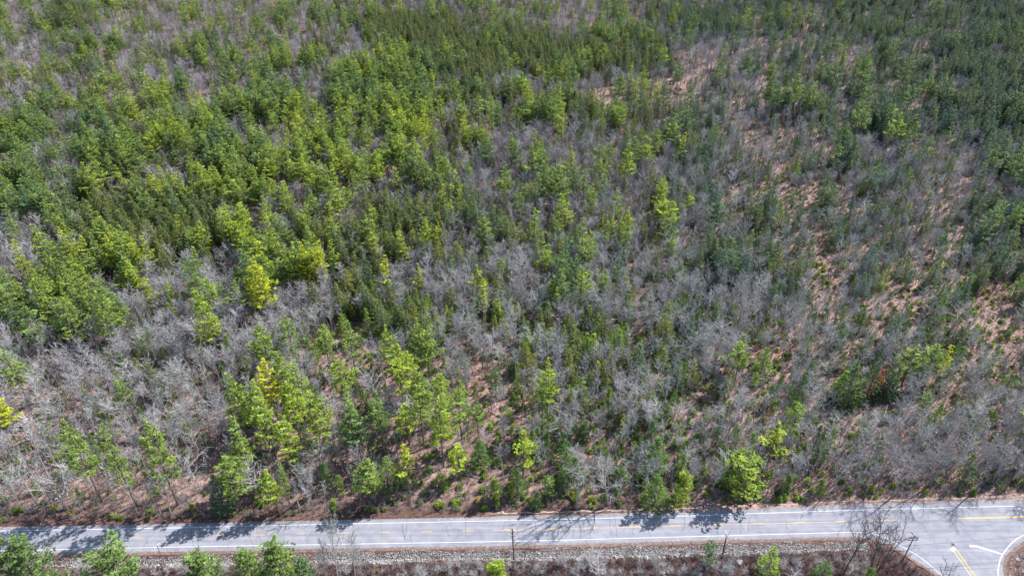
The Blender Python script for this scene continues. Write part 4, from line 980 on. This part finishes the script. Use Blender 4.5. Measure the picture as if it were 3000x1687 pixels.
plate('blue_panel', [(-.2, -.12), (.2, -.12), (.2, .2), (-.2, .2)], .006, M_BLUE, p2_, (0, -.014, 0), (0, 0, 0))
# litter and small roadside things
def litter(px, py, s, col, name, label, cat, rz=0.3):
    x, y, z = GG(px, py); mb = MB(); rr = random.Random(px)
    mt = plain(name + '_skin', col, .6)
    pts = [V((math.cos(a) * s[0] * rr.uniform(.75, 1), math.sin(a) * s[1] * rr.uniform(.75, 1), 0)) for a in [i * math.pi / 4 for i in range(8)]]
    for i in range(8):
        a, c = pts[i], pts[(i + 1) % 8]; up = V((0, 0, s[2]))
        mb.quad(tuple(a), tuple(c), tuple(c * .6 + up), tuple(a * .6 + up)); mb.tri(tuple(a * .6 + up), tuple(c * .6 + up), tuple(up * 1.15))
    o = link(name, mb.mesh(name, [mt])); o.location = (x, y, z + .02); o.rotation_euler = (0, 0, rz); tag(o, label, cat)
litter(2062, 1484, (.32, .3, .6), (.02, .10, .62), 'blue_bucket', 'bright blue bucket in the shade beside the road', 'bucket')
litter(2663, 1450, (.5, .22, .15), (.72, .74, .85), 'plastic_bag', 'white plastic bag on the verge below the arrow sign', 'litter')
litter(2670, 1454, (.33, .3, .2), (.42, .33, .75), 'plastic_sack', 'lilac plastic sack beside the white bag', 'litter')
litter(2082, 1477, (.3, .2, .12), (.72, .74, .8), 'paper_cup', 'white scrap lying up-road of the blue bucket', 'litter')
litter(1608, 1468, (.3, .2, .12), (.35, .5, .72), 'plastic_wrapper', 'pale blue wrapper at the forest edge', 'litter')
litter(2200, 1481, (.28, .22, .5), (.015, .015, .015), 'dark_stump', 'small black stump on the sandy shoulder', 'stump')
litter(212, 1010, (1.2, .9, .7), (.03, .06, .25), 'blue_tarp', 'dark blue tarp under the pines at the left', 'tarp')
litter(2408, 605, (.8, .6, .7), (.02, .08, .55), 'blue_drum', 'blue drum among trees of the far right-hand wood', 'drum')


# leaf drifts and grit lying over the pavement edges
dr = []
for P_, lo_, hi_, n_ in ((NS, -210, 230, 2600), (SS, -210, 190, 2200)):
    Q = resample([p for p in P_ if lo_ < p[0] < hi_], .5)
    for _ in range(n_):
        q = rnd.choice(Q); off = abs(rnd.gauss(0, .28)) * (-1 if P_ is NS else 1)
        dr.append((q.x, q.y + off + rnd.uniform(-.1, .1), .01, rnd.uniform(.08, .22), rnd.uniform(.02, .04), rnd.uniform(0, 6.28), rnd.uniform(0, .6), rnd.randrange(4), 0))
M_LEAF = tinted('dry_leaves', [(0.0, (0.14, 0.085, 0.065)), (0.6, (0.32, 0.22, 0.17)), (1.0, (0.42, 0.34, 0.28))], .3)
LV = [rock(120 + i) for i in range(4)]
for q_ in LV: q_.materials.clear(); q_.materials.append(M_LEAF)
scatter('leaf_drift', LV, dr, 'leaf litter and grit drifting over the asphalt edges')
